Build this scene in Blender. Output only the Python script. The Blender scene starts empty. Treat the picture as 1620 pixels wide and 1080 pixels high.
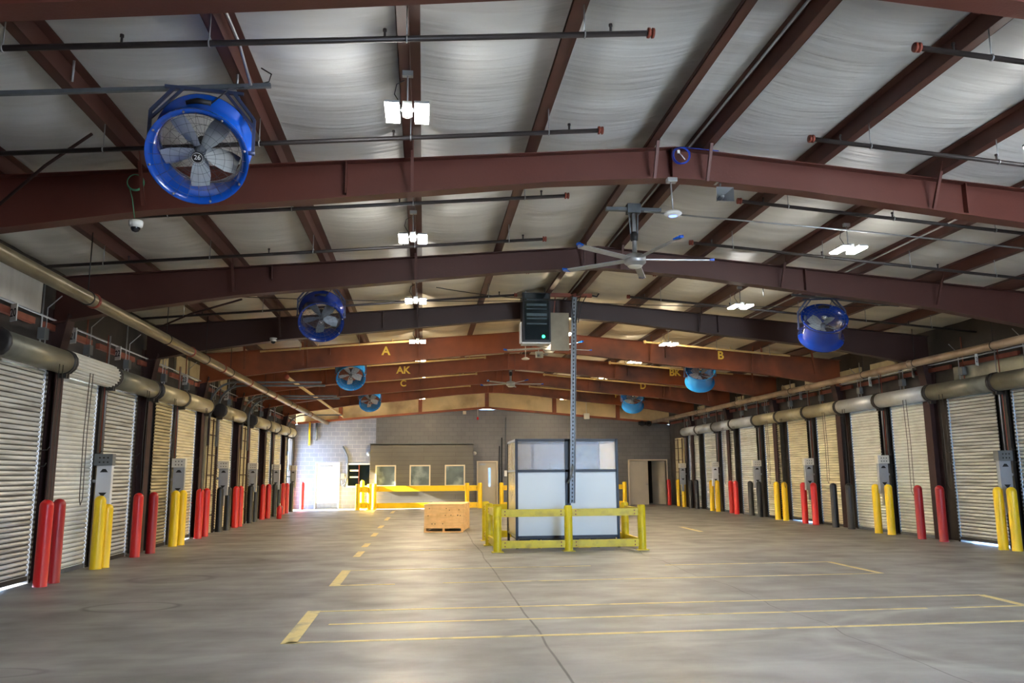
import bpy, bmesh, math, random
from mathutils import Vector, Matrix
random.seed(7)
PI = math.pi
C = bpy.context.scene.collection
SC = bpy.context.scene
# ------------------------------------------------------------------ camera
F_PX, PITCH, YAW, ROLL = 1250.96, 0.164657, 0.110879, -0.006642
cd = bpy.data.cameras.new('camera'); cam = bpy.data.objects.new('camera', cd); C.objects.link(cam)
cd.sensor_width = 36; cd.lens = F_PX/1620*36; cd.clip_end = 400; cd.clip_start = 0.05
fw = Vector((math.sin(YAW)*math.cos(PITCH), math.cos(YAW)*math.cos(PITCH), math.sin(PITCH)))
rt = Vector((math.cos(YAW), -math.sin(YAW), 0)); up = rt.cross(fw)
r2 = rt*math.cos(ROLL)+up*math.sin(ROLL); u2 = -rt*math.sin(ROLL)+up*math.cos(ROLL)
M = Matrix((r2, u2, -fw)).transposed().to_4x4(); M.translation = Vector((0, 0, 1.6))
cam.matrix_world = M
SC.camera = cam
# ------------------------------------------------------------------ world, sun, exposure
SKY_STRENGTH, SUN_STRENGTH, LAMP_STRENGTH, EXPOSURE = 11.0, 80.0, 120.0, 1.5
w = bpy.data.worlds.new('world'); SC.world = w; w.use_nodes = True
bg = w.node_tree.nodes['Background']; bg.inputs[0].default_value = (0.36, 0.60, 1.0, 1); bg.inputs[1].default_value = SKY_STRENGTH
sl = bpy.data.lights.new('sun', 'SUN'); sl.energy = SUN_STRENGTH; sl.angle = math.radians(0.6); sl.color = (1, 0.97, 0.92)
sun = bpy.data.objects.new('sun', sl); C.objects.link(sun)
sun.rotation_euler = Vector((1.0, 0.035, -0.40)).to_track_quat('-Z', 'Y').to_euler()
sun.location = (-30, 20, 20)
SC.view_settings.view_transform = 'Standard'; SC.view_settings.look = 'None'
SC.view_settings.exposure = EXPOSURE; SC.view_settings.gamma = 1; SC.view_settings.use_curve_mapping = False
SC.cycles.use_denoising = True
SC.cycles.max_bounces = 8; SC.cycles.diffuse_bounces = 5; SC.cycles.glossy_bounces = 4; SC.cycles.transmission_bounces = 8
SC.cycles.transparent_max_bounces = 12; SC.cycles.caustics_reflective = False; SC.cycles.caustics_refractive = False
SC.cycles.sample_clamp_indirect = 6.0
# ------------------------------------------------------------------ dimensions
XL, XR = -6.0, 12.15            # inner faces of the two dock walls
RX = 3.05                       # ridge
Y0, Y1 = -2.5, 38.8             # unseen front end, kept near to let daylight in; far block wall
def ztop(x): return 5.58-0.083*abs(x-RX)          # top of rafters / underside of purlins
def zins(x): return ztop(x)+0.19
def srgb(*c): return tuple(((v/255)/12.92 if v/255 <= 0.04045 else ((v/255+0.055)/1.055)**2.4) for v in c)
# ------------------------------------------------------------------ materials
MATS = {}
def mat(name, col, rough=0.5, metal=0.0, var=0.12, vscale=3.0, stretch=(1, 1, 1), bump=0.0, bscale=40.0, dirt=None, dirt_amt=0.5, dscale=2.0,
        emit=None, estr=0.0, trans=0.0, alpha=1.0, coat=0.0, dstretch=(1, 1, 1)):
    if name in MATS: return MATS[name]
    m = bpy.data.materials.new(name); m.use_nodes = True; nt = m.node_tree; N = nt.nodes; L = nt.links
    b = N['Principled BSDF']
    tc = N.new('ShaderNodeTexCoord')
    def noise(sc, st, det=4):
        mp = N.new('ShaderNodeMapping'); mp.inputs['Scale'].default_value = st; L.new(tc.outputs['Object'], mp.inputs[0])
        n = N.new('ShaderNodeTexNoise'); n.inputs['Scale'].default_value = sc; n.inputs['Detail'].default_value = det; L.new(mp.outputs[0], n.inputs['Vector']); return n
    n1 = noise(vscale, stretch)
    r = N.new('ShaderNodeMapRange'); r.inputs[1].default_value = 0.3; r.inputs[2].default_value = 0.7
    r.inputs[3].default_value = 1-var; r.inputs[4].default_value = 1+var; L.new(n1.outputs[0], r.inputs[0])
    mul = N.new('ShaderNodeVectorMath'); mul.operation = 'SCALE'; mul.inputs[0].default_value = col; L.new(r.outputs[0], mul.inputs['Scale'])
    out = mul.outputs[0]
    if dirt is not None:
        n2 = noise(dscale, dstretch, 6)
        r2_ = N.new('ShaderNodeMapRange'); r2_.inputs[1].default_value = 0.5; r2_.inputs[2].default_value = 0.72
        r2_.inputs[3].default_value = 0; r2_.inputs[4].default_value = dirt_amt; L.new(n2.outputs[0], r2_.inputs[0])
        mx = N.new('ShaderNodeMix'); mx.data_type = 'RGBA'; L.new(r2_.outputs[0], mx.inputs[0]); L.new(out, mx.inputs[6]); mx.inputs[7].default_value = (*dirt, 1)
        out = mx.outputs[2]
    L.new(out, b.inputs['Base Color'])
    b.inputs['Roughness'].default_value = rough; b.inputs['Metallic'].default_value = metal
    b.inputs['Coat Weight'].default_value = coat
    if trans: b.inputs['Transmission Weight'].default_value = trans; b.inputs['IOR'].default_value = 1.05
    if alpha < 1: b.inputs['Alpha'].default_value = alpha
    if emit: b.inputs['Emission Color'].default_value = (*emit, 1); b.inputs['Emission Strength'].default_value = estr
    if bump:
        n3 = noise(bscale, stretch, 3); bp = N.new('ShaderNodeBump'); bp.inputs['Strength'].default_value = bump; bp.inputs['Distance'].default_value = 0.01
        L.new(n3.outputs[0], bp.inputs['Height']); L.new(bp.outputs[0], b.inputs['Normal'])
    MATS[name] = m; return m
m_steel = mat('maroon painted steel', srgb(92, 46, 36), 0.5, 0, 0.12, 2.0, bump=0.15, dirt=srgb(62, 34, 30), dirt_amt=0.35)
m_steel_dim = mat('maroon steel with shade in colour', srgb(70, 36, 29), 0.5, 0, 0.12, 2.0, bump=0.15, dirt=srgb(50, 30, 28), dirt_amt=0.35)  # same maroon darkened: weaker light down the hall put into the colour
m_steel_dimmer = mat('maroon steel with deeper shade in colour', srgb(50, 27, 22), 0.5, 0, 0.12, 2.0, bump=0.15, dirt=srgb(36, 24, 24), dirt_amt=0.35)  # maroon darkened further for the dimmest rafter, shade put into the colour
m_purlin = mat('red oxide purlin', srgb(84, 49, 41), 0.5, 0, 0.15, 2.0, (1, .3, 1), dirt=srgb(52, 32, 28), dirt_amt=0.6)
m_rust = mat('rusty orange brown steel', srgb(134, 70, 38), 0.6, 0, 0.2, 1.6, dirt=srgb(46, 25, 22), dirt_amt=0.95, dscale=0.55)
m_column = mat('dark maroon column', srgb(56, 33, 30), 0.8, 0, 0.2, 3, dirt=srgb(30, 20, 20), dirt_amt=0.6)
m_pipe = mat('black sprinkler pipe', srgb(48, 42, 42), 0.45, 0.2, 0.15, 4)
m_pipe_cream = mat('cream sprinkler pipe', srgb(214, 184, 128), 0.45, 0, 0.12, 4)
m_couple = mat('rust red coupling', srgb(128, 54, 36), 0.5, 0, 0.2, 8)
m_galv = mat('galvanised metal', srgb(165, 168, 170), 0.4, 0.6, 0.1, 10)
m_galvd = mat('dull grey strut', srgb(104, 110, 116), 0.5, 0.4, 0.15, 8)
m_eave = mat('weathered tan main pipe', srgb(122, 112, 88), 0.32, 0.35, 0.25, 4, (1, .4, 1), dirt=srgb(84, 66, 50), dirt_amt=0.5)
m_eaver = mat('weathered brown main pipe', srgb(158, 138, 116), 0.38, 0.25, 0.22, 4, (1, .4, 1), dirt=srgb(96, 62, 44), dirt_amt=0.6)
m_blue = mat('glossy blue enamel', srgb(10, 80, 188), 0.22, 0, 0.05, 3, coat=0.5)
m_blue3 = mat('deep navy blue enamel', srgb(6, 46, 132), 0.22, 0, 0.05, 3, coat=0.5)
m_blue2 = mat('glossy sky blue enamel', srgb(30, 128, 205), 0.22, 0, 0.05, 3, coat=0.5)
m_blade = mat('pale grey fan blade', srgb(176, 182, 184), 0.4, 0.1, 0.06, 3)
m_black = mat('black rubber', srgb(22, 22, 24), 0.5, 0, 0.1, 5)
m_wire = mat('guard wire', srgb(92, 96, 100), 0.4, 0.6, 0.05, 5)
m_navy = mat('navy steel bracket', srgb(52, 62, 92), 0.45, 0.2, 0.1, 5)
m_white = mat('white painted metal', srgb(226, 228, 226), 0.45, 0, 0.04, 5)
m_offw = mat('off white plastic', srgb(214, 212, 200), 0.5, 0, 0.05, 5)
m_red = mat('red bollard sleeve', srgb(206, 30, 28), 0.32, 0, 0.06, 2, dirt=srgb(120, 20, 22), dirt_amt=0.3)
m_redd = mat('dull red bollard sleeve', srgb(160, 24, 28), 0.35, 0, 0.08, 2)
m_yel = mat('yellow bollard sleeve', srgb(236, 196, 22), 0.32, 0, 0.05, 2)
m_blk = mat('black bollard sleeve', srgb(28, 30, 33), 0.38, 0, 0.1, 2)
m_rail = mat('yellow guard rail paint', srgb(206, 186, 20), 0.42, 0, 0.08, 3, dirt=srgb(140, 112, 20), dirt_amt=0.5, dscale=5)
m_railb = mat('bright yellow guard rail', srgb(246, 204, 20), 0.4, 0, 0.05, 3)
m_door_grey = mat('aged galvanised slats', srgb(206, 208, 204), 0.42, 0.2, 0.18, 2.2, (1, 0.35, 5), dirt=srgb(96, 88, 74), dirt_amt=0.65, dscale=1.6, dstretch=(1, .5, 4))
m_door_white = mat('pale grey slats', srgb(224, 226, 220), 0.45, 0.1, 0.08, 2.2, (1, 0.5, 4), dirt=srgb(150, 146, 130), dirt_amt=0.3)
m_door_cream = mat('cream slats', srgb(226, 218, 188), 0.5, 0.05, 0.1, 2.2, (1, 0.5, 4), dirt=srgb(132, 116, 84), dirt_amt=0.5, dstretch=(1, .5, 4))
m_door_old = mat('old dirty cream slats', srgb(190, 178, 140), 0.5, 0.05, 0.2, 2.2, (1, 0.5, 4), dirt=srgb(96, 76, 50), dirt_amt=0.7, dstretch=(1, .5, 4))
m_hood = mat('weathered grey hood', srgb(136, 136, 122), 0.4, 0.45, 0.2, 3, (1, .5, 1), dirt=srgb(78, 74, 64), dirt_amt=0.6)
m_hood_cream = mat('cream hood', srgb(178, 170, 140), 0.4, 0.3, 0.12, 3, dirt=srgb(110, 100, 76), dirt_amt=0.4)
m_hood_white = mat('pale hood', srgb(190, 196, 200), 0.4, 0.3, 0.1, 3)
m_joint = mat('dark slat joints', srgb(62, 58, 52), 0.8, 0, 0.3, 4)  # darker tone given to the joint faces between slats
m_guide = mat('dark door guide', srgb(58, 56, 54), 0.45, 0.4, 0.2, 6)
m_wallp = mat('grimy dark wall lining', srgb(58, 52, 47), 0.75, 0, 0.3, 1.5, dirt=srgb(24, 21, 20), dirt_amt=0.8, dscale=1.4)
m_creamins = mat('cream wall insulation', srgb(196, 184, 146), 0.7, 0, 0.12, 2, bump=0.3, bscale=8, dirt=srgb(110, 84, 56), dirt_amt=0.5)
m_gable = mat('soot stained cream insulation', srgb(222, 198, 150), 0.75, 0, 0.1, 1.5, bump=0.4, bscale=6, dirt=srgb(96, 62, 40), dirt_amt=0.6, dscale=0.7)
m_girt = mat('red oxide girt', srgb(132, 70, 52), 0.6, 0, 0.2, 4)
m_glass = mat('clear acrylic with tinted in reflection', (0.80, 0.83, 0.86), 0.14, 0, 0.1, 3, alpha=0.16)  # pale tint over the panes stands in for their reflections
m_panel = mat('white booth panel', srgb(206, 214, 214), 0.35, 0, 0.03, 1)
m_side = mat('clear side curtain', srgb(226, 218, 196), 0.2, 0, 0.03, 1, alpha=0.6)
m_frame_blk = mat('black booth frame', srgb(12, 13, 18), 0.4, 0.1, 0.05, 4)
m_ply = mat('pine plywood', srgb(234, 194, 138), 0.6, 0, 0.12, 3, (1, 1, 6), dirt=srgb(208, 156, 96), dirt_amt=0.5, dscale=6)
m_tan = mat('beige door paint', srgb(178, 170, 152), 0.5, 0, 0.05, 2)
m_tanf = mat('beige frame paint', srgb(206, 194, 168), 0.5, 0, 0.05, 2)
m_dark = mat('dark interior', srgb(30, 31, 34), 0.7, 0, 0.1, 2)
m_glassd = mat('office glass', srgb(96, 108, 112), 0.06, 0, 0.35, 1.2, dirt=srgb(190, 205, 205), dirt_amt=0.5, dscale=1.6)
m_tape = mat('worn yellow floor tape', srgb(204, 186, 124), 0.6, 0, 0.12, 4, dirt=srgb(128, 124, 112), dirt_amt=0.9, dscale=4)
m_stencil = mat('yellow stencil paint', srgb(250, 214, 90), 0.6, 0, 0.1, 8)
m_sign = mat('white number plate', srgb(212, 214, 208), 0.6, 0, 0.04, 5)
m_ink = mat('black lettering', srgb(20, 20, 20), 0.7, 0, 0.02, 5)
m_box = mat('grey control enclosure', srgb(158, 162, 166), 0.45, 0.15, 0.06, 5)
m_boxw = mat('pale control panel', srgb(210, 212, 214), 0.45, 0, 0.05, 5)
m_boxd = mat('dark grey switch cover', srgb(104, 108, 108), 0.5, 0.1, 0.1, 5)
m_green = mat('green indicator', srgb(30, 200, 90), 0.4, emit=(0.02, 0.9, 0.25), estr=4.0)
m_bluelt = mat('blue indicator glow', srgb(90, 120, 240), 0.4, emit=(0.15, 0.25, 1.0), estr=1.5)
m_cabinet = mat('dark green black cabinet glass', srgb(20, 30, 34), 0.15, 0.1, 0.2, 4)
m_shelf = mat('rack unit', srgb(70, 84, 88), 0.4, 0.3, 0.2, 9)
m_hose = mat('green cord', srgb(70, 150, 112), 0.5)
m_bluecable = mat('blue data cable', srgb(30, 70, 190), 0.45)
m_ledn = mat('cool lamp diffuser', (1, 1, 1), 0.3, emit=(1.0, 0.97, 0.92), estr=LAMP_STRENGTH)
m_ledf = mat('warm lamp diffuser', (1, 1, 1), 0.3, emit=(1.0, 0.80, 0.52), estr=LAMP_STRENGTH*1.7)
# concrete floor -------------------------------------------------
def floor_mat():
    m = bpy.data.materials.new('polished concrete'); m.use_nodes = True; nt = m.node_tree; N = nt.nodes; L = nt.links; b = N['Principled BSDF']
    tc = N.new('ShaderNodeTexCoord')
    def noi(s, st, d=6, dist=0.0):
        mp = N.new('ShaderNodeMapping'); mp.inputs['Scale'].default_value = st; L.new(tc.outputs['Object'], mp.inputs[0])
        n = N.new('ShaderNodeTexNoise'); n.inputs['Scale'].default_value = s; n.inputs['Detail'].default_value = d; n.inputs['Distortion'].default_value = dist
        L.new(mp.outputs[0], n.inputs['Vector']); return n.outputs[0]
    def rng(s, a, b_, c, d):
        r = N.new('ShaderNodeMapRange'); r.inputs[1].default_value = a; r.inputs[2].default_value = b_; r.inputs[3].default_value = c; r.inputs[4].default_value = d; L.new(s, r.inputs[0]); return r.outputs[0]
    def mixc(f, a, c):
        x = N.new('ShaderNodeMix'); x.data_type = 'RGBA'; L.new(f, x.inputs[0])
        (L.new(a, x.inputs[6]) if not isinstance(a, tuple) else setattr(x.inputs[6], 'default_value', (*a, 1)))
        (L.new(c, x.inputs[7]) if not isinstance(c, tuple) else setattr(x.inputs[7], 'default_value', (*c, 1)))
        return x.outputs[2]
    big = rng(noi(0.22, (1, 0.6, 1), 5), 0.35, 0.65, 0, 1)
    base = mixc(big, srgb(120, 119, 117), srgb(138, 137, 134))
    fine = rng(noi(2.2, (0.5, 1, 1), 9, 0.4), 0.40, 0.68, 0, 0.8)
    base = mixc(fine, base, srgb(98, 96, 92))
    stain = rng(noi(0.5, (0.6, 1.2, 1), 7, 0.6), 0.50, 0.76, 0, 0.7)
    base = mixc(stain, base, srgb(70, 68, 65))
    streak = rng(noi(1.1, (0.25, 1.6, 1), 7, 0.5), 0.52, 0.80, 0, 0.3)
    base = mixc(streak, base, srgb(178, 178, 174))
    # saw-cut joint running down the hall and one wandering crack
    sep = N.new('ShaderNodeSeparateXYZ'); L.new(tc.outputs['Object'], sep.inputs[0])
    def line(expr_x, off, wd, amp, ns):
        n = noi(ns, (0, 1, 0), 3)
        a = N.new('ShaderNodeMath'); a.operation = 'MULTIPLY_ADD'; L.new(n, a.inputs[0]); a.inputs[1].default_value = amp; L.new(expr_x, a.inputs[2])
        s = N.new('ShaderNodeMath'); s.operation = 'SUBTRACT'; L.new(a.outputs[0], s.inputs[0]); s.inputs[1].default_value = off
        ab = N.new('ShaderNodeMath'); ab.operation = 'ABSOLUTE'; L.new(s.outputs[0], ab.inputs[0])
        return rng(ab.outputs[0], wd*0.4, wd, 0.85, 0)
    base = mixc(line(sep.outputs[0], 1.28, 0.016, 0.2, 0.25), base, srgb(48, 46, 44))
    # crack along Y, skewed
    k = N.new('ShaderNodeMath'); k.operation = 'MULTIPLY_ADD'; L.new(sep.outputs[1], k.inputs[0]); k.inputs[1].default_value = -0.02; L.new(sep.outputs[0], k.inputs[2])
    base = mixc(line(k.outputs[0], 4.3, 0.010, 0.5, 0.5), base, srgb(70, 68, 66))
    # tyre scuffs: pale rings of two skid marks and dark drip rings
    def ring(cx, cy, rx, ry, wd, soft, na=0.12):
        mp = N.new('ShaderNodeMapping'); mp.vector_type = 'POINT'; mp.inputs['Location'].default_value = (-cx/rx, -cy/ry, 0); mp.inputs['Scale'].default_value = (1/rx, 1/ry, 0)
        L.new(tc.outputs['Object'], mp.inputs[0]); ln = N.new('ShaderNodeVectorMath'); ln.operation = 'LENGTH'; L.new(mp.outputs[0], ln.inputs[0])
        nn = noi(2.5, (1, 1, 1), 4)
        ad = N.new('ShaderNodeMath'); ad.operation = 'MULTIPLY_ADD'; L.new(nn, ad.inputs[0]); ad.inputs[1].default_value = na; L.new(ln.outputs['Value'], ad.inputs[2])
        s = N.new('ShaderNodeMath'); s.operation = 'SUBTRACT'; L.new(ad.outputs[0], s.inputs[0]); s.inputs[1].default_value = 1+na/2
        ab = N.new('ShaderNodeMath'); ab.operation = 'ABSOLUTE'; L.new(s.outputs[0], ab.inputs[0]); return rng(ab.outputs[0], 0, wd, soft, 0)
    for a in ((-3.55, 10.6, 0.55, 0.35, 0.14, 0.75), (-3.9, 13.3, 0.6, 0.45, 0.2, 0.55), (-3.9, 7.3, 0.8, 0.2, 0.12, 0.5), (-3.7, 15.9, 0.7, 0.5, 0.25, 0.45), (-0.45, 10.7, 0.5, 0.35, 0.7, 0.55), (-1.2, 12.6, 0.35, 0.3, 0.7, 0.5), (7.0, 18.3, 0.7, 0.5, 0.6, 0.5)):
        base = mixc(ring(*a), base, srgb(62, 60, 58))
    for a in ((6.6, 7.4, 2.75, 1.7, 0.06, 0.2), (6.7, 7.3, 2.4, 1.9, 0.05, 0.16)):
        base = mixc(ring(*a, .04), base, srgb(190, 190, 186))
    L.new(base, b.inputs['Base Color'])
    L.new(rng(noi(1.3, (1, 1, 1), 6), 0.3, 0.7, 0.38, 0.60), b.inputs['Roughness'])
    bp = N.new('ShaderNodeBump'); bp.inputs['Strength'].default_value = 0.12; bp.inputs['Distance'].default_value = 0.004; L.new(noi(5, (1, 1, 1), 4), bp.inputs['Height']); L.new(bp.outputs[0], b.inputs['Normal'])
    return m
def block_mat(name, c1, c2, mortar, sx=0.4, sz=0.2):
    m = bpy.data.materials.new(name); m.use_nodes = True; nt = m.node_tree; N = nt.nodes; L = nt.links; b = N['Principled BSDF']
    tc = N.new('ShaderNodeTexCoord'); sp = N.new('ShaderNodeSeparateXYZ'); L.new(tc.outputs['Object'], sp.inputs[0]); cb = N.new('ShaderNodeCombineXYZ')
    L.new(sp.outputs[0], cb.inputs[0]); L.new(sp.outputs[2], cb.inputs[1])
    br = N.new('ShaderNodeTexBrick'); br.inputs['Scale'].default_value = 1; br.inputs['Brick Width'].default_value = sx; br.inputs['Row Height'].default_value = sz
    br.inputs['Mortar Size'].default_value = 0.008; br.inputs['Color1'].default_value = (*c1, 1); br.inputs['Color2'].default_value = (*c2, 1); br.inputs['Mortar'].default_value = (*mortar, 1)
    L.new(cb.outputs[0], br.inputs['Vector'])
    n = N.new('ShaderNodeTexNoise'); n.inputs['Scale'].default_value = 0.9; n.inputs['Detail'].default_value = 5; L.new(tc.outputs['Object'], n.inputs['Vector'])
    r = N.new('ShaderNodeMapRange'); r.inputs[1].default_value = .3; r.inputs[2].default_value = .7; r.inputs[3].default_value = .85; r.inputs[4].default_value = 1.15; L.new(n.outputs[0], r.inputs[0])
    s = N.new('ShaderNodeVectorMath'); s.operation = 'SCALE'; L.new(br.outputs[0], s.inputs[0]); L.new(r.outputs[0], s.inputs['Scale']); L.new(s.outputs[0], b.inputs['Base Color'])
    bp = N.new('ShaderNodeBump'); bp.inputs['Strength'].default_value = 0.4; bp.inputs['Distance'].default_value = 0.006; bp.invert = True
    L.new(br.outputs['Fac'], bp.inputs['Height']); L.new(bp.outputs[0], b.inputs['Normal']); b.inputs['Roughness'].default_value = 0.42
    return m
def ins_mat():
    m = bpy.data.materials.new('white vinyl roof insulation'); m.use_nodes = True; nt = m.node_tree; N = nt.nodes; L = nt.links; b = N['Principled BSDF']
    tc = N.new('ShaderNodeTexCoord')
    def noi(s, st, d=4, dist=0.0):
        mp = N.new('ShaderNodeMapping'); mp.inputs['Scale'].default_value = st; L.new(tc.outputs['Object'], mp.inputs[0])
        n = N.new('ShaderNodeTexNoise'); n.inputs['Scale'].default_value = s; n.inputs['Detail'].default_value = d; n.inputs['Distortion'].default_value = dist
        L.new(mp.outputs[0], n.inputs['Vector']); return n.outputs[0]
    # the vinyl goes from white in the near bays to cream farther down the hall
    sep = N.new('ShaderNodeSeparateXYZ'); L.new(tc.outputs['Object'], sep.inputs[0])
    r = N.new('ShaderNodeMapRange'); r.inputs[1].default_value = 8.8; r.inputs[2].default_value = 19; L.new(sep.outputs[1], r.inputs[0])
    mx = N.new('ShaderNodeMix'); mx.data_type = 'RGBA'; L.new(r.outputs[0], mx.inputs[0]); mx.inputs[6].default_value = (*srgb(214, 216, 216), 1); mx.inputs[7].default_value = (*srgb(216, 206, 178), 1)
    g = N.new('ShaderNodeMapRange'); g.inputs[1].default_value = .4; g.inputs[2].default_value = .75; g.inputs[3].default_value = 0; g.inputs[4].default_value = .35; L.new(noi(1.0, (0.5, 3, 1), 5, .5), g.inputs[0])
    m2 = N.new('ShaderNodeMix'); m2.data_type = 'RGBA'; L.new(g.outputs[0], m2.inputs[0]); L.new(mx.outputs[2], m2.inputs[6]); m2.inputs[7].default_value = (*srgb(150, 146, 136), 1)
    L.new(m2.outputs[2], b.inputs['Base Color']); b.inputs['Roughness'].default_value = 0.38
    bp = N.new('ShaderNodeBump'); bp.inputs['Strength'].default_value = 0.8; bp.inputs['Distance'].default_value = 0.026
    L.new(noi(2.4, (0.22, 3.6, 1), 7, 0.35), bp.inputs['Height'])
    L.new(bp.outputs[0], b.inputs['Normal'])
    return m
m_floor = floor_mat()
m_block = block_mat('painted grey block wall', srgb(104, 102, 100), srgb(98, 97, 95), srgb(84, 83, 82))
m_block_blue = block_mat('pale blue grey block wall', srgb(136, 140, 152), srgb(130, 134, 148), srgb(168, 170, 178))
m_office = block_mat('olive grey horizontal siding', srgb(92, 88, 78), srgb(88, 84, 75), srgb(70, 67, 60), 3.0, 0.2)
m_ins = ins_mat()
m_yard = mat('sunlit concrete yard', srgb(176, 172, 164), 0.8, 0, 0.1, 0.5)
# ------------------------------------------------------------------ mesh builder
class MB:
    def __init__(s): s.v = []; s.f = []; s.sm = []
    def add(s, vs, fs, smooth=False):
        o = len(s.v); s.v += [tuple(v) for v in vs]; s.f += [tuple(i+o for i in f) for f in fs]; s.sm += [smooth]*len(fs); return s
    def box(s, a, b):
        x0, y0, z0 = [min(p, q) for p, q in zip(a, b)]; x1, y1, z1 = [max(p, q) for p, q in zip(a, b)]
        return s.add([(x0, y0, z0), (x1, y0, z0), (x1, y1, z0), (x0, y1, z0), (x0, y0, z1), (x1, y0, z1), (x1, y1, z1), (x0, y1, z1)],
              [(0, 3, 2, 1), (4, 5, 6, 7), (0, 1, 5, 4), (1, 2, 6, 5), (2, 3, 7, 6), (3, 0, 4, 7)])
    def cbox(s, c, d): return s.box([c[i]-d[i]/2 for i in range(3)], [c[i]+d[i]/2 for i in range(3)])
    def bbox(s, a, b, r=0.01):       # box with chamfered edges
        bm = bmesh.new(); m = MB().box(a, b); vs = [bm.verts.new(v) for v in m.v]; [bm.faces.new([vs[i] for i in f]) for f in m.f]
        bmesh.ops.bevel(bm, geom=bm.edges[:], offset=r, segments=2, affect='EDGES', profile=0.7); bm.verts.index_update()
        s.add([v.co[:] for v in bm.verts], [[v.index for v in f.verts] for f in bm.faces]); bm.free(); return s
    def beam(s, p, q, w_, h, upv=(0, 0, 1)):
        p = Vector(p); q = Vector(q); d = (q-p).normalized(); u = Vector(upv); 
        if abs(d.dot(u)) > .98: u = Vector((0, 1, 0))
        a = d.cross(u).normalized()*w_/2; b = a.cross(d).normalized()*h/2
        vs = [p-a-b, p+a-b, p+a+b, p-a+b, q-a-b, q+a-b, q+a+b, q-a+b]
        return s.add(vs, [(3, 2, 1, 0), (4, 5, 6, 7), (0, 1, 5, 4), (1, 2, 6, 5), (2, 3, 7, 6), (3, 0, 4, 7)])
    def tube(s, pts, r, n=8, closed=False, caps=True):
        pts = [Vector(p) for p in pts]; k = len(pts); rs = r if isinstance(r, (list, tuple)) else [r]*k; vs = []; prev = None
        for i, p in enumerate(pts):
            if closed: d = (pts[(i+1) % k]-pts[i-1]).normalized()
            else: d = (pts[min(i+1, k-1)]-pts[max(i-1, 0)]).normalized()
            if prev is None: prev = d.orthogonal().normalized()
            a = (prev-d*prev.dot(d)); a = a.normalized() if a.length > 1e-6 else d.orthogonal().normalized(); prev = a; b = d.cross(a)
            for j in range(n):
                t = 2*PI*j/n; vs.append(p+(a*math.cos(t)+b*math.sin(t))*rs[i])
        fs = []
        for i in range(k if closed else k-1):
            for j in range(n):
                i2 = (i+1) % k; fs.append((i*n+j, i*n+(j+1) % n, i2*n+(j+1) % n, i2*n+j))
        s.add(vs, fs, True)
        if caps and not closed:
            o = len(s.v)-k*n; s.f += [tuple(o+j for j in range(n))[::-1], tuple(o+(k-1)*n+j for j in range(n))]; s.sm += [False, False]
        return s
    def lathe(s, prof, c, axis=(0, 0, 1), n=24):   # prof: (radius, along)
        ax = Vector(axis).normalized(); a = ax.orthogonal().normalized(); b = ax.cross(a); c = Vector(c); vs = []
        for r, h in prof:
            for j in range(n):
                t = 2*PI*j/n; vs.append(c+ax*h+(a*math.cos(t)+b*math.sin(t))*max(r, 1e-4))
        fs = [(i*n+j, i*n+(j+1) % n, (i+1)*n+(j+1) % n, (i+1)*n+j) for i in range(len(prof)-1) for j in range(n)]
        return s.add(vs, fs, True)
    def ring(s, c, R, r, axis=(0, 0, 1), n=32, m=6):
        ax = Vector(axis).normalized(); a = ax.orthogonal().normalized(); b = ax.cross(a); c = Vector(c)
        return s.tube([c+(a*math.cos(2*PI*j/n)+b*math.sin(2*PI*j/n))*R for j in range(n)], r, m, closed=True)
    def prism(s, poly, y0, y1):      # poly in (x, z), extruded along y; poly given as top list + bottom list quads
        n = len(poly); vs = [(x, y0, z) for x, z in poly]+[(x, y1, z) for x, z in poly]
        fs = [tuple(range(n))[::-1], tuple(range(n, 2*n))]+[(i, (i+1) % n, (i+1) % n+n, i+n) for i in range(n)]
        return s.add(vs, fs)
    def strip(s, top, bot, y0, y1):  # plate between two polylines with matching counts
        for i in range(len(top)-1):
            s.prism([bot[i], bot[i+1], top[i+1], top[i]], y0, y1)
        return s
    def xf(s, Mx): s.v = [tuple(Mx @ Vector(v)) for v in s.v]; return s
    def build(s, name, m, parent=None, **props):
        me = bpy.data.meshes.new(name); me.from_pydata(s.v, [], s.f); me.polygons.foreach_set('use_smooth', s.sm); me.update()
        bm = bmesh.new(); bm.from_mesh(me); bmesh.ops.recalc_face_normals(bm, faces=bm.faces[:]); bm.to_mesh(me); bm.free()
        me.materials.append(m); o = bpy.data.objects.new(name, me); C.objects.link(o)
        if parent: o.parent = parent
        for k, v in props.items(): o[k] = v
        return o
def thing(name, label, cat, loc=(0, 0, 0), group=None, rz=0, kind=None):
    o = bpy.data.objects.new(name, None); C.objects.link(o); o.location = loc; o.rotation_euler = (0, 0, rz); o.empty_display_size = 0.1
    o['label'] = label; o['category'] = cat
    if group: o['group'] = group
    if kind: o['kind'] = kind
    return o
def children(o): return [c for c in C.objects if c.parent is o]
def dup(root, loc, label, group=None, rz=None, mats=None):
    r = root.copy(); C.objects.link(r); r.location = loc; r['label'] = label
    if rz is not None: r.rotation_euler = (0, 0, rz)
    if group: r['group'] = group
    for ch in list(root.children):
        c = ch.copy(); C.objects.link(c); c.parent = r
        if mats and ch.name.split('.')[0] in mats:
            c.data = c.data.copy(); c.data.materials[0] = mats[ch.name.split('.')[0]]
        for g in list(ch.children):
            d = g.copy(); C.objects.link(d); d.parent = c
    return r
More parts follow.
